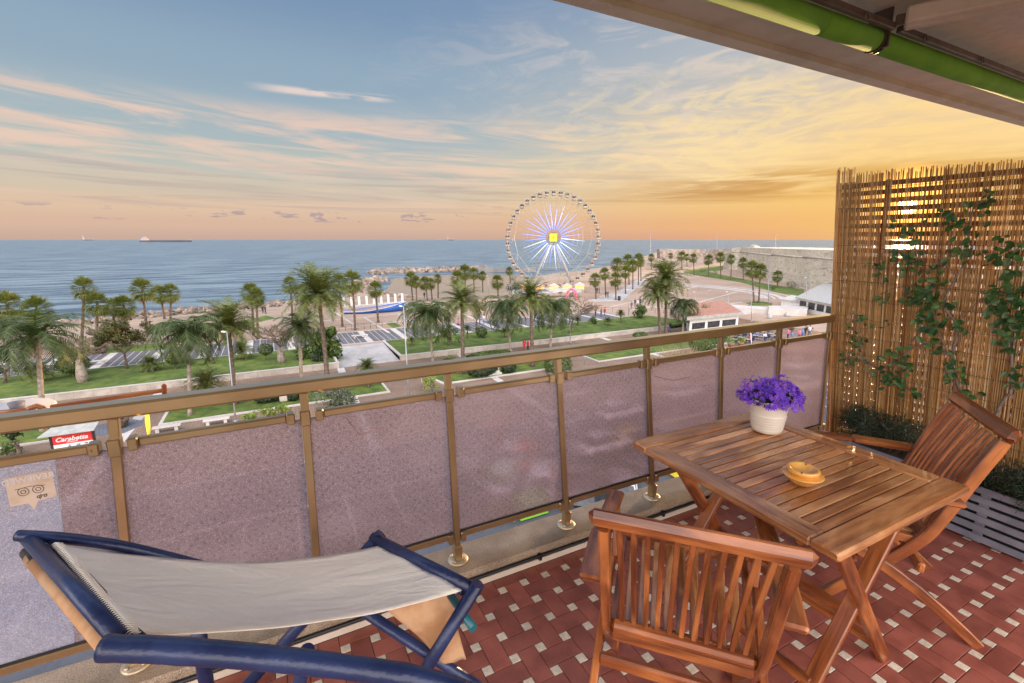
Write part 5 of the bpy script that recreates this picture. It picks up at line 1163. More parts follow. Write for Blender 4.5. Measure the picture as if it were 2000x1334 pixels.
# gondola
def gond(mb): pass
gm = MB(); gm.lathe([(0, -1.35), (.42, -1.33), (.62, -1.15), (.66, -.8), (.64, -.72)], n=14, m='stone_wall'); gm.lathe([(.58, -.25), (.62, -.22), (.5, -.05), (.2, .03), (0, .05)], n=14, m='roof_terra')
for i in range(6): a = i*math.pi/3; gm.tube([(.6*math.cos(a), .6*math.sin(a), -.75), (.56*math.cos(a), .56*math.sin(a), -.23)], .025, 4, m='rim')
gm.lathe([(.54, -.76), (.54, -.24)], n=14, m='window')
gm.tube([(0, 0, .02), (0, 0, .45)], .04, 5, m='rim')
go = gm.build('gondola', None); gme = go.data; bpy.data.objects.remove(go)
for i in range(NC):
    a = 2*math.pi*(i+.5)/NC; p = wp(a, WRr*.985); o = bpy.data.objects.new('gondola', gme); COL.objects.link(o); o.parent = fw; o.location = p-Vector((0, 0, .25))-fw.location; o.rotation_euler = (0, 0, .3*i)
s = MB(); c0 = Vector((hub.x, hub.y, ZT)); 
def obox(s, c, hx, hy, z0, z1, m=None):
    pts = [c+side*x*hx+ax*y*hy for x, y in ((-1, -1), (1, -1), (1, 1), (-1, 1))]; s.prism([(p.x, p.y) for p in pts], z0, z1, m=m)
obox(s, c0, 8, 4.6, ZT, ZT+.7, 'roof_grey'); s.build('platform', None, fw)
# stalls round the wheel foot
for k, (x, lb) in enumerate(((-7.5, 'orange lit stall at the left under the wheel'), (-3.8, 'orange lit stall left of middle under the wheel'), (0, 'orange lit ticket stall in the middle under the wheel'), (3.8, 'orange lit stall right of middle under the wheel'), (7.5, 'orange lit stall at the right under the wheel'))):
    c1 = c0+side*x*sg+ax*(6.2-.06*x*x); r = empty('fair_stall', c1, lb, 'stall', 'stalls under the ferris wheel'); s = MB(); obox(s, c1, 1.35, .9, ZT, ZT+.95); s.build('counter', 'stone_wall', r)
    s = MB(); obox(s, c1-ax*.3, 1.25, .5, ZT+.951, ZT+2.0); s.build('lit_interior', 'stall_light', r)
    s = MB(); pts = [c1+side*a*1.6+ax*b_*1.2 for a, b_ in ((-1, -1), (1, -1), (1, 1), (-1, 1))]; b = 0; s.v = [(p.x, p.y, ZT+2.05) for p in pts]+[(c1.x, c1.y, ZT+2.9)]
    for i in range(4): s.face((i, (i+1) % 4, 4))
    s.face((3, 2, 1, 0)); s.build('canopy', 'roof_grey' if k % 2 else 'stone_wall', r)
    s = MB()
    for a, b_ in ((-1, -1), (1, -1), (1, 1), (-1, 1)): q = c1+side*a*1.4+ax*b_*1.0; s.tube([(q.x, q.y, ZT), (q.x, q.y, ZT+2.05)], .06, 5)
    s.build('posts', 'rim', r)
# inflatable arch / slide shapes left of wheel and the pink balloon gate
def dome(px, py, rpx, label, m, h=1.0, name='inflatable'):
    b0 = T(px, py); r_ = rpx*(b0-CAM).dot(FW)/FPX; o = empty(name, b0, label, 'inflatable'); s = MB(); s.lathe([(r_, 0), (r_*1.02, r_*.3*h), (r_*.8, r_*.7*h), (r_*.4, r_*.93*h), (0, r_*h)], b0, 20); s.build('body', m, o); s = MB()
    for i in range(8): a = i*math.pi/4; s.tube([b0+Vector((math.cos(a)*r_*q, math.sin(a)*r_*q, r_*z*h)) for q, z in ((1.01, .02), (1.03, .3), (.81, .72), (.4, .96), (0, 1.02))], .06*r_, 5)
    s.build('ribs', 'white_paint', o)
dome(1007, 577, 9, 'white and blue inflatable tent left of the big wheel', 'roof_grey', 1.3); dome(997, 566, 6, 'dark blue rounded tent left of the big wheel', 'navy_cloth', 1.4)
for (x0, x1, y, lb) in ((1000, 1075, 582, 'long pale blue canopy left below the wheel'), (1060, 1132, 580, 'long pale blue canopy right below the wheel')):
    a, b_ = T(x0, y), T(x1, y-1); o = empty('long_canopy', (a+b_)/2, lb, 'canopy'); s = MB(); d = (b_-a).normalized(); nn = Vector((-d.y, d.x, 0)); L_ = (b_-a).length
    for i in range(13):
        for j in range(7):
            t = i/12; u_ = j/6; p = a+d*L_*t+nn*(u_*3-1.5); s.v.append((p.x, p.y, ZT+1.3+.9*math.sin(u_*math.pi)+.15*math.sin(t*18)))
    for i in range(12):
        for j in range(6): q = i*7+j; s.face((q, q+7, q+8, q+1), None, 0, True)
    s.build('fabric', 'roof_grey', o); s = MB()
    for i in range(7):
        for u_ in (-1.45, 1.45): p = a+d*L_*i/6+nn*u_; s.tube([(p.x, p.y, ZT), (p.x, p.y, ZT+1.35)], .05, 5)
    s.build('posts', 'rim', o)
gb = T(1116, 586); o = empty('balloon_gate', gb, 'pink and red balloon gate in front of the wheel', 'balloon gate'); s = MB(); rn = random.Random(2); bmx = bmesh.new(); bmesh.ops.create_icosphere(bmx, subdivisions=2, radius=1); vs = [v.co.copy() for v in bmx.verts]; fs = [[v.index for v in f.verts] for f in bmx.faces]; bmx.free()
s.v = [tuple(v) for v in vs]; [s.face(tuple(f), None, 0, True) for f in fs]; bo = s.build('balloon', 'pink_paint'); bme = bo.data; bpy.data.objects.remove(bo)
for i in range(60):
    t = i/59*math.pi; c = RT*(1.15*math.cos(t))+Vector((0, 0, 2.6*math.sin(t)**.6))+Vector((rn.gauss(0, .1), rn.gauss(0, .1), rn.gauss(0, .1))); q = bpy.data.objects.new('balloon', bme); COL.objects.link(q); q.parent = o; q.location = c; r_ = rn.uniform(.13, .24); q.scale = (r_, r_, r_)
for (x, y, lb) in ((1302, 527, 'red parasol shape in the distant playground'), (1281, 529, 'green round climbing frame in the distant playground')):
    b0 = T(x, y); o = empty('play_structure', b0, lb, 'play structure'); s = MB(); s.lathe([(1.6, 1.5), (1.2, 2.2), (.5, 2.7), (0, 2.9)], b0, 12, m='red_paint' if 'red' in lb else 'bush_leaf'); s.tube([b0, b0+Vector((0, 0, 2.8))], .1, 6, m='rim'); s.build('frame', None, o)

# ================================================================== LAMPS, MASTS
def lamp(x, ytop, bx, by, label, z=ZT, heads=1, r_=.06, cat='street lamp'):
    base = onz(bx, by, z); top = ondepth(x, ytop, base); o = empty('street_lamp', base, label, cat, 'street lamps and masts'); s = MB(); s.tube([base, base.lerp(top, .5), top], [r_*1.0, r_*.85, r_*.6], 10); s.tube([base, base+Vector((0, 0, .4))], r_*2, 10); s.build('pole', 'lamp_pole', o)
    sd = Vector((RT.x, RT.y, 0))
    for k in range(heads):
        sx = -1 if k == 0 else 1; hd = .62 if heads == 2 else .3; s = MB(); a = top+Vector((0, 0, -.03)); b_ = top+sd*sx*hd*1.4+Vector((0, 0, .13 if heads == 2 else .03)); s.beam(a+sd*sx*.1, b_, .26, .10, bev=.35); s.build('lamp_head', 'steel' if heads == 2 else 'white_paint', o)
    return o
lamp(443, 648, 461, 830, 'near street lamp with a boxy white head, in front of a date palm', ZG+.1, 1, .065)
lamp(788, 598, 799, 782, 'tall slim grey pole crossing the stone ramp and lawn', ZG, 1, .085)
lamp(1112, 597, 1114, 672, 'street lamp with two wing shaped heads below the wheel', ZG, 2)
lamp(1227, 566, 1228, 621, 'slim lamp on the lawn edge left of the large shrub', ZT, 1, .05)
lamp(1270, 453, 1271, 520, 'very tall light mast left of the harbour pier', ZT, 2, .14); lamp(1400, 457, 1401, 506, 'very tall light mast before the fort at the pier', ZT, 2, .14); lamp(1515, 458, 1515, 520, 'very tall light mast behind the fort wall', ZT, 2, .14)
lamp(1358, 570, 1359, 613, 'slim dark lamp behind the kiosk roof at left', ZT, 1, .06); lamp(1422, 570, 1423, 618, 'slim lamp behind the kiosk roof at right', ZT, 1, .06); lamp(1501, 524, 1501, 592, 'tall dark lamp right of the plaza palm pair', ZT, 1, .08)
lamp(1365, 540, 1365, 565, 'small lamp in the middle of the striped plaza', ZT, 1, .06); lamp(1381, 568, 1381, 594, 'forked small lamp on the plaza front', ZT, 2, .05); lamp(1467, 569, 1468, 630, 'lamp with two arms in front of the plaza palm pair', ZT, 2, .06); lamp(1575, 542, 1576, 600, 'thin lamp before the white stepped building', ZT, 1, .06)
lamp(953, 539, 954, 572, 'thin lamp on the cove shore left of the wheel', ZT, 1, .06); lamp(397, 598, 398, 614, 'short lamp on the shore rocks at left', ZT, 2, .06); lamp(648, 572, 649, 632, 'slim lamp behind the tallest date palm', ZT, 1, .05)

# ================================================================== BENCHES, BINS, POSTS
def bench(x, y, label, z=ZG+.005, L_=1.9):
    b0 = onz(x, y, z); o = empty('stone_bench', b0, label, 'bench', 'white stone benches'); s = MB(); s.beam(b0+Vector((-L_/2, 0, .42)), b0+Vector((L_/2, 0, .42)), .5, .1, bev=.2); s.build('seat', 'white_stone', o)
    for sx in (-1, 1): s = MB(); s.box(b0.x+sx*L_*.33-.12, b0.x+sx*L_*.33+.12, b0.y-.2, b0.y+.2, z, z+.369); s.build('leg', 'white_stone', o)
bench(327, 842, 'white stone bench by the lawn corner, just above the mid rail'); bench(424, 828, 'white stone bench at the foot of the near lamp'); bench(186, 712, 'white stone bench on the striped promenade at left', ZT+.01, 2.4); bench(703, 660, 'white stone bench on the striped promenade above the ramp', ZT+.01, 2.4)
b0 = onz(962, 729, ZG+.17); o = empty('plinth', b0, 'tapered white stone plinth between two dark hedges', 'plinth'); s = MB()
for (h0, h1, w0, w1) in ((0, .2, .8, .8), (.201, 1.2, .62, .42), (1.201, 1.32, .5, .5)):
    b = len(s.v); 
    for (h, w_) in ((h0, w0), (h1, w1)): s.v += [(b0.x+sx*w_, b0.y+sy*w_, b0.z+h) for sx, sy in ((-1, -1), (1, -1), (1, 1), (-1, 1))]
    for i in range(4): j = (i+1) % 4; s.face((b+i, b+j, b+4+j, b+4+i))
    s.face((b+4, b+5, b+6, b+7))
s.build('body', 'white_stone', o)
b0 = onz(555, 784, ZG+.17); o = empty('stone_block', b0, 'rough tan stone block between low hedges under the handrail', 'stone block'); s = MB(); s.beam(b0, b0+Vector((0, 0, 1.2)), .75, .6, roll=(0, 1, 0), bev=.2); s.build('body', 'stone_wall', o)
b0 = onz(235, 834, ZG); o = empty('planter_pot', b0, 'dark round planter on the wet paving behind the post', 'planter'); s = MB(); s.lathe([(.3, 0), (.5, .1), (.62, .5), (.66, .7), (.55, .7), (.5, .6), (0, .6)], b0, 20); s.build('bowl', 'bark', o)
for (x, y, lb) in ((1209, 587, 'dark litter bin beside the low plaza palm'),):
    b0 = T(x, y); o = empty('litter_bin', b0, lb, 'litter bin'); s = MB(); s.lathe([(.32, 0), (.36, .1), (.36, 1.0), (.3, 1.1), (0, 1.12)], b0, 14); s.build('body', 'black', o)
def railrow(x0, y0, x1, y1, n, label, z=ZT, h=1.0):
    a, b_ = onz(x0, y0, z), onz(x1, y1, z); o = empty('metal_fence', (a+b_)/2, label, 'fence'); s = MB()
    for i in range(n): p = a.lerp(b_, i/(n-1)); q = MB(); q.tube([p, p+Vector((0, 0, h))], .035, 6); q.build('post', 'dark_metal', o)
    s.tube([a+Vector((0, 0, h*.98)), b_+Vector((0, 0, h*.98))], .02, 5); s.tube([a+Vector((0, 0, h*.55)), b_+Vector((0, 0, h*.55))], .015, 5); s.build('rail', 'dark_metal', o)
railrow(650, 648, 747, 640, 9, 'dark metal fence above the striped promenade, before the boat'); railrow(1130, 609, 1330, 612, 13, 'dark metal fence behind the walkers at the plaza edge'); railrow(110, 690, 345, 676, 16, 'low dark fence along the beach grass at left'); railrow(880, 630, 1010, 618, 10, 'low dark fence along the far edge of the promenade'); railrow(1425, 540, 1560, 562, 16, 'dark fence in front of the fort wall')
# info post by path, yellow banner
b0 = onz(1141, 712, ZG); o = empty('info_post', b0, 'small post with a blue and white box on the paved path', 'post'); s = MB(); s.tube([b0, b0+Vector((0, 0, 1.5))], .04, 8); s.build('pole', 'lamp_pole', o); s = MB(); s.beam(b0+Vector((0, 0, 1.2)), b0+Vector((0, 0, 1.85)), .28, .16, roll=(0, 1, 0)); s.build('box', 'blue_paint', o); s = MB(); s.box(b0.x-.11, b0.x+.11, b0.y-.09, b0.y-.081, b0.z+1.35, b0.z+1.7); s.build('plate', 'white_paint', o)
b0 = onz(825, 752, ZG); o = empty('ramp_handrail', b0, 'short dark metal handrail at the lawn corner', 'handrail'); s = MB(); a = onz(824, 757, ZG); c = onz(812, 740, ZG); s.tube([a, a+Vector((0, 0, .9)), c+Vector((0, 0, .9)), c], .035, 6); s.build('tube', 'steel', o)
b0 = onz(291, 858, ZG); o = empty('folded_banner', b0, 'yellow folded banner on a pole left of the lawn corner', 'banner'); tp = ondepth(286, 790, b0); s = MB(); s.tube([b0, tp], .035, 8); s.build('pole', 'lamp_pole', o)
s = MB(); k = 16
for i in range(k+1):
    t = i/k; p = b0.lerp(tp, .12+.84*t); w_ = .16*math.sin(math.pi*min(1, .12+t*.85))**.7; s.v += [tuple(p+Vector((-w_, .05*math.sin(t*9), 0))), tuple(p+Vector((0, -.07, 0))), tuple(p+Vector((w_, .05*math.cos(t*7), 0)))]
for i in range(k): q = i*3; s.face((q, q+1, q+4, q+3)); s.face((q+1, q+2, q+5, q+4))
ob = s.build('cloth', 'yellow', o); md = ob.modifiers.new('t', 'SOLIDIFY'); md.thickness = .03

# ================================================================== BILLBOARD
bA, bB = onz(101, 903, ZG), onz(181, 890, ZG)
bA = ony(101, 900, bA.y); zA = ZG; o = empty('billboard', (bA+bB)/2, 'red billboard with white lettering under a pale flat roof, lower left', 'billboard')
Yb = (bA.y+bB.y)/2; P0, P1 = ony(101, 853, Yb), ony(179, 845, Yb)           # upper corners of the red panel
Q0 = ony(103, 882, Yb); zt_ = P0.z; zb_ = zt_-1.15; x0, x1 = P0.x, P1.x; W_ = x1-x0; hR = W_*.30; hW = W_*.17
s = MB(); s.box(x0, x1, Yb-.05, Yb+.05, zt_-hR, zt_); s.build('red_panel', 'red_paint', o)
s = MB(); s.box(x0, x1, Yb-.05, Yb+.05, zt_-hR-hW, zt_-hR-.002); s.build('white_panel', 'white_paint', o)
for x in (x0-.09, x1+.09): s = MB(); s.beam((x, Yb, ZG), (x, Yb, zt_+.28), .13, .13, roll=(0, 1, 0)); s.build('post', 'black', o)
s = MB(); s.v = [(x0-.55, Yb-.5, zt_+.24), (x1+.3, Yb-.5, zt_+.24), (x1+.3, Yb+.7, zt_+.42), (x0-.2, Yb+.7, zt_+.42)]; s.v += [(a, b_, c-.07) for a, b_, c in s.v]; s.face((0, 1, 2, 3)); s.face((7, 6, 5, 4))
for i in range(4): j = (i+1) % 4; s.face((i, i+4, j+4, j))
s.build('roof', 'roof_grey', o)
s = MB(); s.box(x0, x1, Yb-.03, Yb+.03, zt_+.002, zt_+.2); s.build('header_strip', 'slat_grey', o)
def sign_text(txt, size, x, z, m, sh=0, off=0, y=Yb-.056):
    t = text_mesh(txt, size, m, 'lettering', sh, off, .004); t.data.transform(Matrix.Translation((x, y, z)) @ Matrix.Rotation(R(90), 4, 'X')); t.parent = o; t.location = -o.location
sign_text('Carabetta', W_*.205, (x0+x1)/2-W_*.03, zt_-hR*.48, 'white_paint', .35, .012); sign_text('abbigliamento', W_*.05, (x0+x1)/2-W_*.02, zt_-hR*.84, 'white_paint', .2) if 0 else None
s = MB(); s.box(x0+W_*.34, x0+W_*.62, Yb-.058, Yb-.0505, zt_-hR*.86, zt_-hR*.80); s.build('underline', 'white_paint', o)
sign_text('FILA', W_*.09, x0+W_*.86, zt_-hR-hW*.42, 'ink', 0, .006)
s = MB()
for i in range(3):
    xx = x0+W_*(.36+.03*i); hh = hW*(.28+.18*i); s.poly([(xx, Yb-.056, zt_-hR-hW*.85), (xx+W_*.022, Yb-.056, zt_-hR-hW*.85), (xx+W_*.022-hh*.35, Yb-.056, zt_-hR-hW*.85+hh), (xx-hh*.35, Yb-.056, zt_-hR-hW*.85+hh)])
s.build('three_bar_mark', 'ink', o)
s = MB(); xx = x0+W_*.62; z_ = zt_-hR-hW*.45; s.tube([(xx-.12, Yb-.058, z_-.03), (xx-.05, Yb-.058, z_+.03), (xx+.03, Yb-.058, z_-.01), (xx+.13, Yb-.058, z_+.07)], [.01, .035, .03, .008], 6); s.tube([(xx-.1, Yb-.058, z_-.07), (xx+.1, Yb-.058, z_-.05)], .012, 6); s.build('leaping_mark', 'ink', o)

# ================================================================== BLUE BOAT
bl = T(672, 612); br_ = T(793, 606); d = (br_-bl); d.z = 0; L_ = d.length; d.normalize(); nn = Vector((-d.y, d.x, 0)); o = empty('boat_shaped_stage', (bl+br_)/2, 'blue wooden boat shaped stage lying on the plaza by the cove', 'boat')
s = MB(); k = 24; prof = []
for i in range(k+1):
    t = i/k; w_ = 2.4*(math.sin(math.pi*(.12+.88*t)))**.5*(1 if t < .8 else max(.02, (1-t)/.2)**.6); z1 = .45+1.35*max(0, (t-.25)/.75)**1.3
    c = bl+d*L_*t
    for u_, z in ((-1, z1), (-.82, .05), (.82, .05), (1, z1)): p = c+nn*w_*u_*(-1); s.v.append((p.x, p.y, ZT+z))
for i in range(k):
    for j in (0, 1, 2): q = i*4+j; s.face((q, q+4, q+5, q+1), None, 0, True)
ob = s.build('hull', 'blue_paint', o); md = ob.modifiers.new('t', 'SOLIDIFY'); md.thickness = .12
s = MB(); pts = []
for side_ in (-1, 1):
    for i in (range(k) if side_ < 0 else range(k-1, -1, -1)):
        t = i/k; w_ = 2.25*(math.sin(math.pi*(.12+.88*t)))**.5*(1 if t < .8 else max(.02, (1-t)/.2)**.6); c = bl+d*L_*t+nn*w_*side_; pts.append((c.x, c.y, ZT+.4+1.15*max(0, (t-.3)/.7)**1.3))
s.poly(pts); s.build('deck', 'sand', o)
s = MB()
for sd_ in (-1, 1):
    pp = []
    for i in range(k+1): t = i/k; w_ = 2.4*(math.sin(math.pi*(.12+.88*t)))**.5*(1 if t < .8 else max(.02, (1-t)/.2)**.6); c = bl+d*L_*t+nn*w_*sd_; pp.append((c.x, c.y, ZT+.47+1.35*max(0, (t-.25)/.75)**1.3))
    s.tube(pp, .05, 6)
s.build('gunwale', 'white_paint', o)
# colonnade behind the boat
a, b_ = T(672, 600), T(786, 591); cl_ = empty('colonnade', (a+b_)/2, 'row of white pillars with a beam behind the blue boat', 'colonnade')
for i in range(9): p = a.lerp(b_, i/8); s = MB(); s.beam(p, p+Vector((0, 0, 2.1)), .45, .45, roll=(0, 1, 0), bev=.08); s.build('pillar', 'white_paint', cl_)
s = MB(); s.beam(a+Vector((-.3, 0, 0)), b_+Vector((.3, 0, 0)), .7, .5); s.build('base', 'white_stone', cl_)

# ================================================================== FORT, PIER
def wall_line(px_pts, ytop, wd_, m, name, label, cat, z=ZT, cornice=True):
    B = [onz(x, y, z) for x, y in px_pts]; Tp = [ondepth(x, yt, b) for (x, y), yt, b in zip(px_pts, ytop, B)]; o = empty(name, B[len(B)//2], label, cat); s = MB()
    for i in range(len(B)-1):
        a, b_ = B[i], B[i+1]; d = (b_-a); d.z = 0; d.normalize(); nn = Vector((-d.y, d.x, 0)); nn = nn if nn.dot(RT+FW*.35) > 0 else -nn
        ta, tb_ = Tp[i]+nn*1.6, Tp[i+1]+nn*1.6; q = len(s.v)
        s.v += [tuple(a), tuple(b_), tuple(tb_), tuple(ta), tuple(tb_+nn*wd_), tuple(ta+nn*wd_), tuple(b_+nn*(wd_+1)), tuple(a+nn*(wd_+1))]
        s.face((q, q+1, q+2, q+3)); s.face((q+3, q+2, q+4, q+5)); s.face((q+5, q+4, q+6, q+7)); s.face((q, q+3, q+5, q+7)); s.face((q+1, q+6, q+4, q+2))
    s.build('wall', m, o)
    if cornice:
        s = MB()
        for i in range(len(B)-1):
            a, b_ = B[i].lerp(Tp[i], .80), B[i+1].lerp(Tp[i+1], .80); d = (b_-a).normalized(); nn = Vector((-d.y, d.x, 0)); nn = nn if nn.dot(RT+FW*.35) > 0 else -nn; s.tube([a+nn*1.2, b_+nn*1.2], .22, 8)
        s.build('string_course', 'stone_wall', o)
    return o
wall_line([(1290, 505), (1330, 505), (1380, 505), (1425, 508)], [487, 487, 487, 487], 8, 'rock', 'harbour_pier', 'long low brown harbour pier wall on the horizon left of the fort', 'pier', cornice=False)
wall_line([(1412, 520), (1424, 526), (1440, 528), (1500, 548), (1560, 562), (1640, 580), (1760, 606), (1900, 640)], [492, 484, 483, 485, 487, 489, 491, 494], 30, 'fort', 'fort', 'large old stone fort with sloping walls right of the plaza', 'fort')
s0 = T(1478, 530); tw_ = ondepth(1476, 478, s0); o = empty('ruined_turret', s0, 'jagged ruined turret on the fort wall', 'turret'); s = MB(); pts = []
k = 10; A_ = [ondepth(1473, 497, s0), ondepth(1496, 497, s0), ondepth(1492, 487, s0), ondepth(1483, 481, s0), ondepth(1477, 478, s0), ondepth(1473, 479, s0)]; nn = FW.copy(); nn.z = 0; nn.normalize()
s.v = [tuple(p) for p in A_]+[tuple(p+nn*4) for p in A_]; n = len(A_); s.face(tuple(range(n))); s.face(tuple(range(2*n-1, n-1, -1)))
for i in range(n): j = (i+1) % n; s.face((i, i+n, j+n, j))
s.build('masonry', 'fort', o)
lawn([(c.x, c.y) for c in [T(*q) for q in ((1336, 533), (1380, 541), (1450, 552), (1510, 570), (1570, 580), (1570, 566), (1500, 555), (1430, 541), (1380, 530), (1340, 526))]], ZT, 'curved_lawn', .06)
lawn([(c.x, c.y) for c in [T(*q) for q in ((1345, 528), (1385, 521), (1412, 519), (1412, 528), (1385, 530))]], ZT, 'curved_lawn', .09)
lawn([(c.x, c.y) for c in [T(*q) for q in ((1456, 592), (1480, 588), (1508, 592), (1508, 597), (1470, 597))]], ZT, 'plaza_lawn', .05)

# ================================================================== WHITE TERRACED BUILDINGS, KIOSK, CAFE
def block(name, label, cat, quad_px, h, m='white_paint', z=ZT, roof=None, extra=None):
    B = [onz(x, y, z) for x, y in quad_px]; o = empty(name, sum(B, Vector())/4, label, cat); s = MB(); s.prism([(p.x, p.y) for p in B], z-.1, z+h); s.build('walls', m, o)
    if roof: 
        c = sum(B, Vector())/4; s = MB(); s.prism([((p.x-c.x)*1.06+c.x, (p.y-c.y)*1.06+c.y) for p in B], z+h+.002, z+h+.25); s.build('roof', roof, o)
    return o, B
block('terraced_wall', 'long low white wall behind the terrace plant beds', 'wall', ((1402, 606), (1500, 614), (1500, 608), (1402, 601)), .9, 'white_stone')
block('terraced_wall', 'white ramp wall leading right to the bollards', 'wall', ((1500, 615), (1575, 618), (1578, 610), (1500, 609)), 1.3, 'white_stone')
o, B = block('stepped_building', 'white stepped building with a wide roof terrace below the fort', 'building', ((1556, 606), (1650, 628), (1760, 590), (1620, 566)), 2.6, 'white_paint', roof='roof_grey')
a, b_ = B[0], B[1]
for i in range(5):
    p0_, p1_ = a.lerp(b_, .06+i*.19), a.lerp(b_, .2+i*.19); d = (b_-a).normalized(); nn = Vector((d.y, -d.x, 0)); nn = nn if nn.dot(FW) < 0 else -nn; s = MB(); s.beam(p0_+nn*.05+Vector((0, 0, 1.5)), p1_+nn*.05+Vector((0, 0, 1.5)), .1, 1.3); s.build('window', 'window', o)
block('low_white_building', 'low white flat roofed building in front of the stepped building', 'building', ((1525, 600), (1560, 607), (1590, 598), (1545, 592)), 1.6, 'white_paint', roof='white_stone')
for (x, y, lb) in ((1548, 612, 'left dark bollard by the white ramp'), (1555, 612, 'right dark bollard by the white ramp')): b0 = T(x, y); o = empty('bollard', b0, lb, 'bollard'); s = MB(); s.tube([b0, b0+Vector((0, 0, 1.1))], .13, 8); s.build('post', 'navy_cloth', o)
for (x, y, lb) in ((1503, 622, 'left pale dome bollard in front of the ramp'), (1537, 618, 'right pale dome bollard in front of the ramp')): b0 = T(x, y); o = empty('dome_bollard', b0, lb, 'bollard'); s = MB(); s.lathe([(.42, 0), (.5, .15), (.48, .5), (.3, .75), (0, .85)], b0, 14); s.build('dome', 'roof_grey', o)
# planting beds on the terrace
s = MB()
for q in (((1372, 600), (1400, 598), (1420, 606), (1390, 608)), ((1425, 604), (1468, 600), (1478, 603), (1432, 608)), ((1410, 612), (1500, 604), (1504, 608), (1420, 618))): s.prism([(T(*c).x, T(*c).y) for c in q], ZT-.1, ZT+.3, m='white_stone')
struct('terrace_bed_kerbs', s)
# kiosk
kq = ((1345, 656), (1440, 645), (1412, 622), (1336, 624)); o, B = block('kiosk', 'pale kiosk with a terracotta flat roof right of the drooping palm', 'kiosk', kq, 2.7, 'white_paint', z=ZG)
c = sum(B, Vector())/4; s = MB(); pp = [((p.x-c.x)*1.14+c.x, (p.y-c.y)*1.14+c.y) for p in B]; s.prism(pp, ZG+2.702, ZG+3.15); s.build('fascia_board', 'roof_grey', o); s = MB(); s.prism([((p.x-c.x)*1.08+c.x, (p.y-c.y)*1.08+c.y) for p in B], ZG+3.152, ZG+3.2); s.build('roof', 'roof_terra', o)
a, b_ = B[0], B[1]; d = (b_-a).normalized(); nn = Vector((d.y, -d.x, 0)); nn = nn if nn.dot(FW) < 0 else -nn
for f0, f1_ in ((.05, .3), (.36, .6), (.66, .94)): s = MB(); s.beam(a.lerp(b_, f0)+nn*.03+Vector((0, 0, 1.5)), a.lerp(b_, f1_)+nn*.03+Vector((0, 0, 1.5)), .08, 1.0); s.build('window', 'window', o)
mb = MB(); blob_leaves(mb, c+Vector((-.8, .5, 3.5)), .9, 260, .12, random.Random(4), .5); pt = tag(mb.build('dry_roof_plant', 'dry_grass'), 'dry twiggy plant heap on the kiosk roof', 'plant')
# motorbike-like rider by wall, people
def person(x, y, h_px, label, top='navy_cloth', leg='jeans', z=ZT, face=0, walk=.12, seated=False):
    b0 = onz(x, y, z); rn = random.Random(int(x*7+y)); s = MB(); fd = Matrix.Rotation(face, 3, 'Z') @ Vector((1, 0, 0)); sd = Vector((-fd.y, fd.x, 0)); k = 1.72
    o = empty('person', b0, label, 'person', 'people on the promenade and cafe terrace')
    hip = b0+Vector((0, 0, .5*k)) if not seated else b0+Vector((0, 0, .46))
    me_s = MB()
    if seated:
        for sx in (-1, 1): me_s.tube([hip+sd*.08*sx, hip+sd*.1*sx+fd*.42, b0+sd*.1*sx+fd*.45+Vector((0, 0, .05)), b0+sd*.1*sx+fd*.55+Vector((0, 0, .03))], [.09, .07, .05, .04], 8)
    else:
        for sx in (-1, 1): me_s.tube([hip+sd*.08*sx, b0+sd*.09*sx+fd*walk*sx*.5+Vector((0, 0, .27*k)), b0+sd*.09*sx+fd*walk*sx+Vector((0, 0, .045)), b0+sd*.09*sx+fd*(walk*sx+.14)+Vector((0, 0, .03))], [.095, .065, .045, .035], 8)
    tr_ = MB(); tr_.tube([hip-Vector((0, 0, .06)), hip+Vector((0, 0, .12)), hip+Vector((0, 0, .33)), hip+Vector((0, 0, .53)), hip+Vector((0, 0, .58))], [.15, .14, .17, .13, .06], 10)
    for sx in (-1, 1): sh = hip+sd*.19*sx+Vector((0, 0, .52)); tr_.tube([sh-sd*.07*sx, sh, sh+sd*.05*sx-fd*walk*sx*.5-Vector((0, 0, .28)), sh+sd*.04*sx+fd*(.1-walk*sx*.6)-Vector((0, 0, .5))], [.06, .055, .042, .032], 7)
    hd = MB(); hc_ = hip+Vector((0, 0, .74)); hd.tube([hip+Vector((0, 0, .55)), hip+Vector((0, 0, .65))], .05, 8, m='skin'); hd.lathe([(0, -.12), (.06, -.1), (.085, -.02), (.09, .04), (.06, .10), (0, .12)], hc_, 12, m='skin')
    hr = MB(); hr.lathe([(.098, .0), (.1, .05), (.07, .115), (0, .135)], hc_-fd*.015, 12)
    bo = me_s; hd.build('body', None, o); me_s.build('trousers', leg, o); tr_.build('jacket', top, o); hr.build('hair', 'hair', o)
    return o
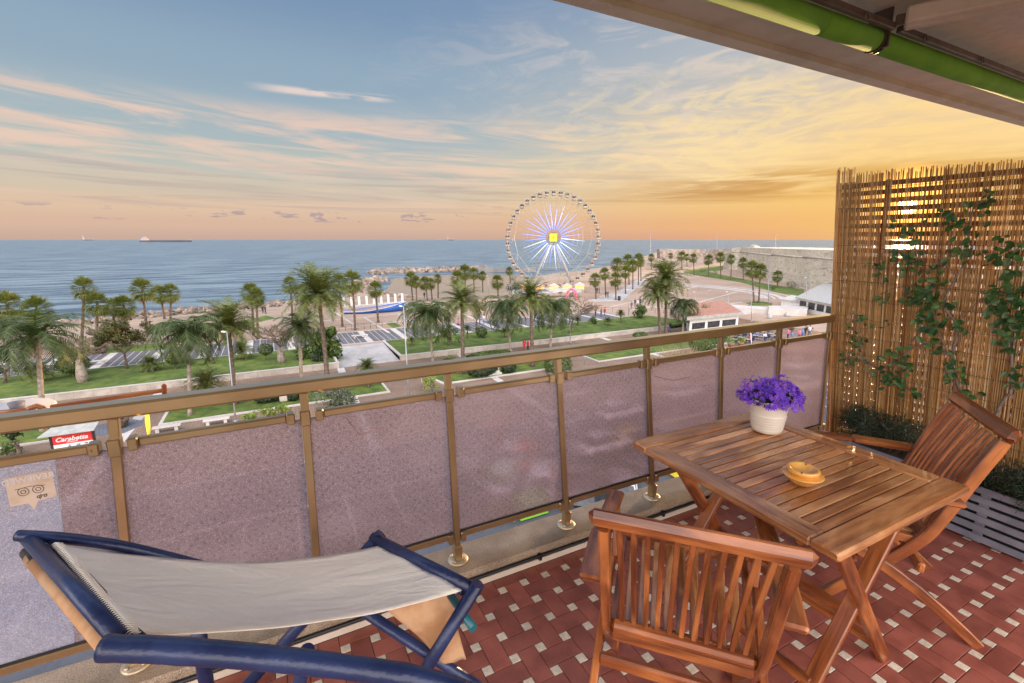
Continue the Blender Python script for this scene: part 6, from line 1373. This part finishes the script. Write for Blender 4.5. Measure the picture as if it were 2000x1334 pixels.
PE = [(1163, 617, 'person in a dark coat walking leftmost of three on the promenade', 'brown_cloth', 'black_cloth'), (1174, 618, 'person in brown walking in the middle of three on the promenade', 'brown_cloth', 'jeans'), (1181, 617, 'person in a red top walking at the right of three on the promenade', 'red_cloth', 'jeans'),
 (1166, 573, 'person in dark clothes left of a far pair by the plaza palms', 'black_cloth', 'black_cloth'), (1170, 573, 'person in brown right of a far pair by the plaza palms', 'brown_cloth', 'jeans'), (1183, 581, 'person in black left of a pair on the grey path', 'black_cloth', 'black_cloth'), (1187, 581, 'person in navy right of a pair on the grey path', 'navy_cloth', 'jeans'),
 (1233, 604, 'person in brown walking near the slim lamp', 'brown_cloth', 'jeans'), (1240, 598, 'person in navy behind the large shrub, left of three', 'navy_cloth', 'jeans'), (1245, 600, 'person in pale clothes behind the large shrub, middle of three', 'pale_cloth', 'jeans'), (1250, 596, 'person in purple behind the large shrub, right of three', 'navy_cloth', 'black_cloth'),
 (1321, 609, 'person in blue jeans and dark top walking right of the date palms', 'black_cloth', 'blue_cloth'), (1388, 610, 'person in blue behind the kiosk roof', 'blue_cloth', 'navy_cloth'), (1308, 648, 'person in dark clothes by the wall at the date palm foot', 'black_cloth', 'jeans'),
 (937, 634, 'person in blue on the dark promenade, left of a pair', 'blue_cloth', 'jeans'), (945, 633, 'person in light blue on the dark promenade, right of a pair', 'pale_cloth', 'blue_cloth'), (895, 641, 'person in pink on the dark promenade behind the slim date palm', 'pink_cloth', 'black_cloth'), (829, 583, 'person in black on the cove beach', 'black_cloth', 'black_cloth'),
 (514, 612, 'person in black on the rocky shore, left of a pair', 'black_cloth', 'black_cloth'), (519, 613, 'person in dark blue on the rocky shore, right of a pair', 'navy_cloth', 'black_cloth'), (1024, 686, 'person in red on the path just above the handrail', 'red_cloth', 'red_cloth'), (1031, 686, 'person in dark red on the path just above the handrail', 'red_cloth', 'black_cloth')]
for i, (x, y, lb, t_, l_) in enumerate(PE): person(x, y, 17, lb, t_, l_, z=ZG if y > 640 else ZT, face=.4+i*1.3)
PC = [(1545, 668, 'person in blue walking on the cafe square, leftmost', 'blue_cloth', 'blue_cloth'), (1538, 663, 'person in pink on the cafe square left of the blue walker', 'pink_cloth', 'black_cloth'), (1560, 664, 'person in pink bending at the cafe square centre', 'pink_cloth', 'jeans'), (1566, 662, 'person in light blue on the cafe square centre', 'blue_cloth', 'jeans'), (1572, 657, 'person in black standing on the cafe square', 'black_cloth', 'black_cloth'), (1580, 656, 'person in grey standing rightmost on the cafe square', 'pale_cloth', 'jeans')]
for i, (x, y, lb, t_, l_) in enumerate(PC): person(x, y, 15, lb, t_, l_, z=ZG, face=2+i)
# cafe tables with chairs
s_t = []; rn = random.Random(21)
spots = [(1432, 672), (1446, 668), (1460, 672), (1474, 664), (1490, 666), (1503, 660), (1512, 664), (1438, 660), (1455, 659), (1486, 656)]
wh = ['at the left front of the cafe', 'second from left at the cafe front', 'beside the lime green tree', 'behind the lime green tree', 'centre of the cafe terrace', 'right centre of the cafe terrace', 'at the right front of the cafe', 'at the left rear of the cafe', 'rear row beside the kiosk', 'rear row right of the kiosk']
tproto = None
for i, (x, y) in enumerate(spots):
    b0 = onz(x, y, ZG)
    if tproto is None:
        t_ = empty('cafe_table', b0, '', 'table', 'cafe tables'); s = MB(); s.box(-.4, .4, -.4, .4, .72, .75); s.build('table_top', 'roof_grey', t_, local=True); s = MB(); s.tube([(0, 0, .0), (0, 0, .72)], .03, 6); s.lathe([(.25, 0), (.25, .02), (.03, .03)], n=12); s.build('stand', 'steel', t_, local=True); tproto = t_
        ch = empty('cafe_chair', b0, '', 'chair', 'cafe chairs'); s = MB(); s.box(-.22, .22, -.22, .22, .43, .46); s.build('seat', 'navy_cloth', ch, local=True); s = MB(); s.beam((0, -.22, .47), (0, -.27, .88), .42, .03, roll=(0, 1, 0)); s.build('backrest', 'navy_cloth', ch, local=True)
        for a in (-1, 1):
            for b_ in (-1, 1): s = MB(); s.tube([(a*.19, b_*.19, 0), (a*.19, b_*.19, .43)], .015, 5); s.build('leg', 'steel', ch, local=True)
        chproto = ch
    tb2 = tproto if i == 0 else copy_tree(tproto); tb2.location = b0; tb2['label'] = 'square cafe table '+wh[i]
    for k in range(3):
        c2 = chproto if (i == 0 and k == 0) else copy_tree(chproto); a = k*2.1+i; c2.location = b0+Vector((math.cos(a)*.75, math.sin(a)*.75, 0)); c2.rotation_euler = (0, 0, a+R(90)); c2['label'] = ['dark chair, sea side of cafe table ', 'dark chair, left of cafe table ', 'dark chair, right of cafe table '][k]+wh[i]
    if i % 2 == 0 or i in (3, 5): person(x+3, y-1, 12, 'seated person in '+['black', 'navy', 'red', 'blue', 'grey', 'brown', 'black', 'navy', 'pale', 'dark'][i]+' clothes at the cafe table '+wh[i], ['black_cloth', 'navy_cloth', 'red_cloth', 'blue_cloth', 'pale_cloth', 'brown_cloth', 'black_cloth', 'navy_cloth', 'pale_cloth', 'black_cloth'][i], 'black_cloth', z=ZG, face=i, seated=True)
for i, (x, y) in enumerate(((1427, 680), (1446, 678))):
    b0 = onz(x, y, ZG); o = empty('terracotta_planter', b0, ['terracotta pot with a yellow green plant, left one at the cafe front', 'terracotta pot with a yellow green plant, right one at the cafe front'][i], 'planter'); s = MB(); s.lathe([(.28, 0), (.42, .6), (.46, .62), (.46, .7), (.38, .7), (0, .62)], b0, 14); s.build('pot', 'roof_terra', o); mb = MB(); blob_leaves(mb, b0+Vector((0, 0, 1.1)), .55, 160, .12, random.Random(i)); mb.build('plant', 'lime_leaf', o)
# glass panes poles at cafe
b0 = onz(1468, 680, ZG); s = MB(); s.tube([b0, ondepth(1466, 640, b0)], .06, 8); s.tube([b0, b0+Vector((0, 0, .3))], .12, 8); tag(s.build('white_pole', 'white_paint'), 'plain white pole beside the cafe tree', 'pole')

# ================================================================== STREET BELOW: cars and bins seen through the glass
def car(x, y, m, label, ang=0):
    L_, W_ = 4.2, 1.75; r = empty('parked_car', (x, y, ZG+.004), label, 'car', 'cars parked on the street below', ang)
    s = MB(); st = [(-2.1, .35, .62, .80), (-1.95, .25, .80, .86), (-1.2, .22, .88, .87), (-.9, .2, .92, .87), (.9, .2, .93, .87), (1.5, .22, .9, .86), (2.0, .27, .8, .82), (2.1, .4, .65, .72)]
    for (xx, z0, z1, hw) in st: s.v += [(xx, -hw, z0), (xx, -hw*1.0, (z0+z1)/2), (xx, -hw*.93, z1), (xx, 0, z1+.03), (xx, hw*.93, z1), (xx, hw, (z0+z1)/2), (xx, hw, z0)]
    n = 7
    for i in range(len(st)-1):
        for j in range(n-1): q = i*n+j; s.face((q, q+1, q+n+1, q+n), None, 0, True)
        s.face((i*n+6, i*n, (i+1)*n, (i+1)*n+6))
    s.face(tuple(range(6, -1, -1))); s.face(tuple((len(st)-1)*n+j for j in range(n))); s.build('body', m, r, local=True)
    s = MB(); cab = [(-1.75, .9, .74), (-1.15, 1.36, .60), (-.2, 1.44, .61), (.35, 1.38, .60), (1.0, .93, .72)]
    for (xx, z, hw) in cab: s.v += [(xx, -hw, z if z > 1 else z), (xx, 0, z+.03), (xx, hw, z)]
    for i in range(4):
        for j in range(2): q = i*3+j; s.face((q, q+1, q+4, q+3), None, 0, True)
    s.build('roof', m, r, local=True)
    s = MB(); s.v = [(-1.75, -.75, .9), (1.0, -.75, .92), (.35, -.61, 1.37), (-1.15, -.61, 1.35), (-1.75, .75, .9), (1.0, .75, .92), (.35, .61, 1.37), (-1.15, .61, 1.35)]; s.face((0, 1, 2, 3)); s.face((7, 6, 5, 4)); s.build('side_window', 'window', r, local=True)
    s = MB(); s.v = [(1.03, -.66, .95), (1.03, .66, .95), (.42, .54, 1.37), (.42, -.54, 1.37)]; s.face((0, 1, 2, 3)); s.build('windscreen', 'window', r, local=True)
    s = MB(); s.v = [(-1.79, .66, .95), (-1.79, -.66, .95), (-1.2, -.54, 1.34), (-1.2, .54, 1.34)]; s.face((0, 1, 2, 3)); s.build('rear_window', 'window', r, local=True)
    for xx in (-1.3, 1.3):
        for yy in (-.82, .82): s = MB(); s.tube([(xx, yy-.1, .31), (xx, yy+.1, .31)], .31, 18); w_ = s.build('wheel', 'black', r, local=True); s = MB(); s.tube([(xx, yy-.11, .31), (xx, yy+.11, .31)], .18, 12); s.build('rim', 'steel', w_, local=True)
    for yy in (-.6, .6): s = MB(); s.beam((2.06, yy-.14, .66), (2.06, yy+.14, .66), .1, .12); s.build('headlight', 'white_paint', r, local=True); s = MB(); s.beam((-2.08, yy-.14, .7), (-2.08, yy+.14, .7), .08, .12); s.build('tail_light', 'red_paint', r, local=True)
    return r
for (px, py, m_, lb, a) in ((1215, 968, 'silver_car', 'silver car just below the railing, under the fourth glass panel', .9), (1140, 985, 'dark_car', 'dark car parked left of the silver one on the street below', .9), (985, 945, 'silver_car', 'pale silver car seen blurred through the third glass panel', .9), (1025, 900, 'red_car', 'car with red lights seen blurred through the third glass panel', .9), (1060, 950, 'white_car', 'white car seen blurred at the right of the third glass panel', .9), (1210, 815, 'white_car', 'white car seen blurred through the fourth glass panel', 0), (1180, 880, 'white_car', 'white car in front, blurred low in the fourth glass panel', 0), (1560, 720, 'white_car', 'white car blurred through the last glass panel by the reeds', 0), (1570, 760, 'silver_car', 'silver car blurred low in the last glass panel', 0), (1330, 775, 'silver_car', 'silver car blurred behind the fifth glass panel', 0)):
    p = G(px, py); car(p.x, p.y, m_, lb, a)
for (px, py, lb, m_) in ((1035, 1003, 'green rounded waste container on the street below the railing', 'bush_leaf'), (1330, 925, 'lime green container seen beside the table leg under the rail', 'yellow')):
    b0 = G(px, py); o = empty('waste_container', b0, lb, 'container'); s = MB(); s.tube([b0+Vector((-.9, 0, .75)), b0+Vector((.9, 0, .75))], .62, 20); s.box(b0.x-.88, b0.x+.88, b0.y-.55, b0.y+.55, ZG+.1, ZG+.75); s.build('body', m_ if m_ != 'bush_leaf' else 'green_box', o) if m_ != 'bush_leaf' else s.build('body', 'awning', o)
b0 = G(985, 1012); mb = MB(); o = empty('street_shrub', b0, 'flowering green shrub on the street below, left of the green container', 'bush'); blob_leaves(mb, b0+Vector((0, 0, .6)), .9, 500, .1, random.Random(6)); mb.build('foliage', 'lime_leaf', o); s = MB(); s.tube([b0, b0+Vector((0, 0, .6))], .05, 6); s.build('stem', 'twig', o)

# ================================================================== SHIPS
def ship(px0, px1, yw, label, hpx=5):
    a, b_ = on_sea(px0, yw), on_sea(px1, yw); d = b_-a; L_ = d.length; d.normalize(); nn = Vector((-d.y, d.x, 0)); mid = (a+b_)/2; u_ = L_/(px1-px0); r = empty('ship', mid, label, 'ship'); s = MB(); B_ = L_*.07; h = hpx*u_*.6
    pts = [a+nn*B_*.8, a-nn*B_*.8, a+d*L_*.9-nn*B_, b_+d*0, a+d*L_*.9+nn*B_]; s.prism([(p.x, p.y) for p in pts], ZS-1, ZS+h); s.build('hull', 'hull', r)
    s = MB(); c = a+d*L_*.07; q = [c-d*L_*.045-nn*B_*.7, c+d*L_*.035-nn*B_*.7, c+d*L_*.035+nn*B_*.7, c-d*L_*.045+nn*B_*.7]; s.prism([(p.x, p.y) for p in q], ZS+h, ZS+h+u_*4); s.prism([((p.x-c.x)*.5+c.x, (p.y-c.y)*.5+c.y) for p in q], ZS+h+u_*4, ZS+h+u_*6.5); s.tube([Vector((c.x, c.y, ZS+h+u_*6)), Vector((c.x, c.y, ZS+h+u_*9))], u_*.35, 6); s.build('superstructure', 'far_white', r)
    s = MB(); c = a+d*L_*.97; s.tube([Vector((c.x, c.y, ZS+h)), Vector((c.x, c.y, ZS+h+u_*2.5))], u_*.5, 6)
    for t in (.3, .45, .6, .75): c = a+d*L_*t; s.tube([Vector((c.x, c.y, ZS+h)), Vector((c.x, c.y, ZS+h+u_*1.2))], u_*.4, 6)
    s.build('deck_gear', 'far_white', r)
ship(277, 375, 473, 'long dark tanker on the horizon at the left', 6)
ship(162, 182, 469.4, 'tiny faint ship on the horizon left of the tanker', 2); ship(874, 886, 469.4, 'tiny faint ship on the horizon left of the wheel', 2)
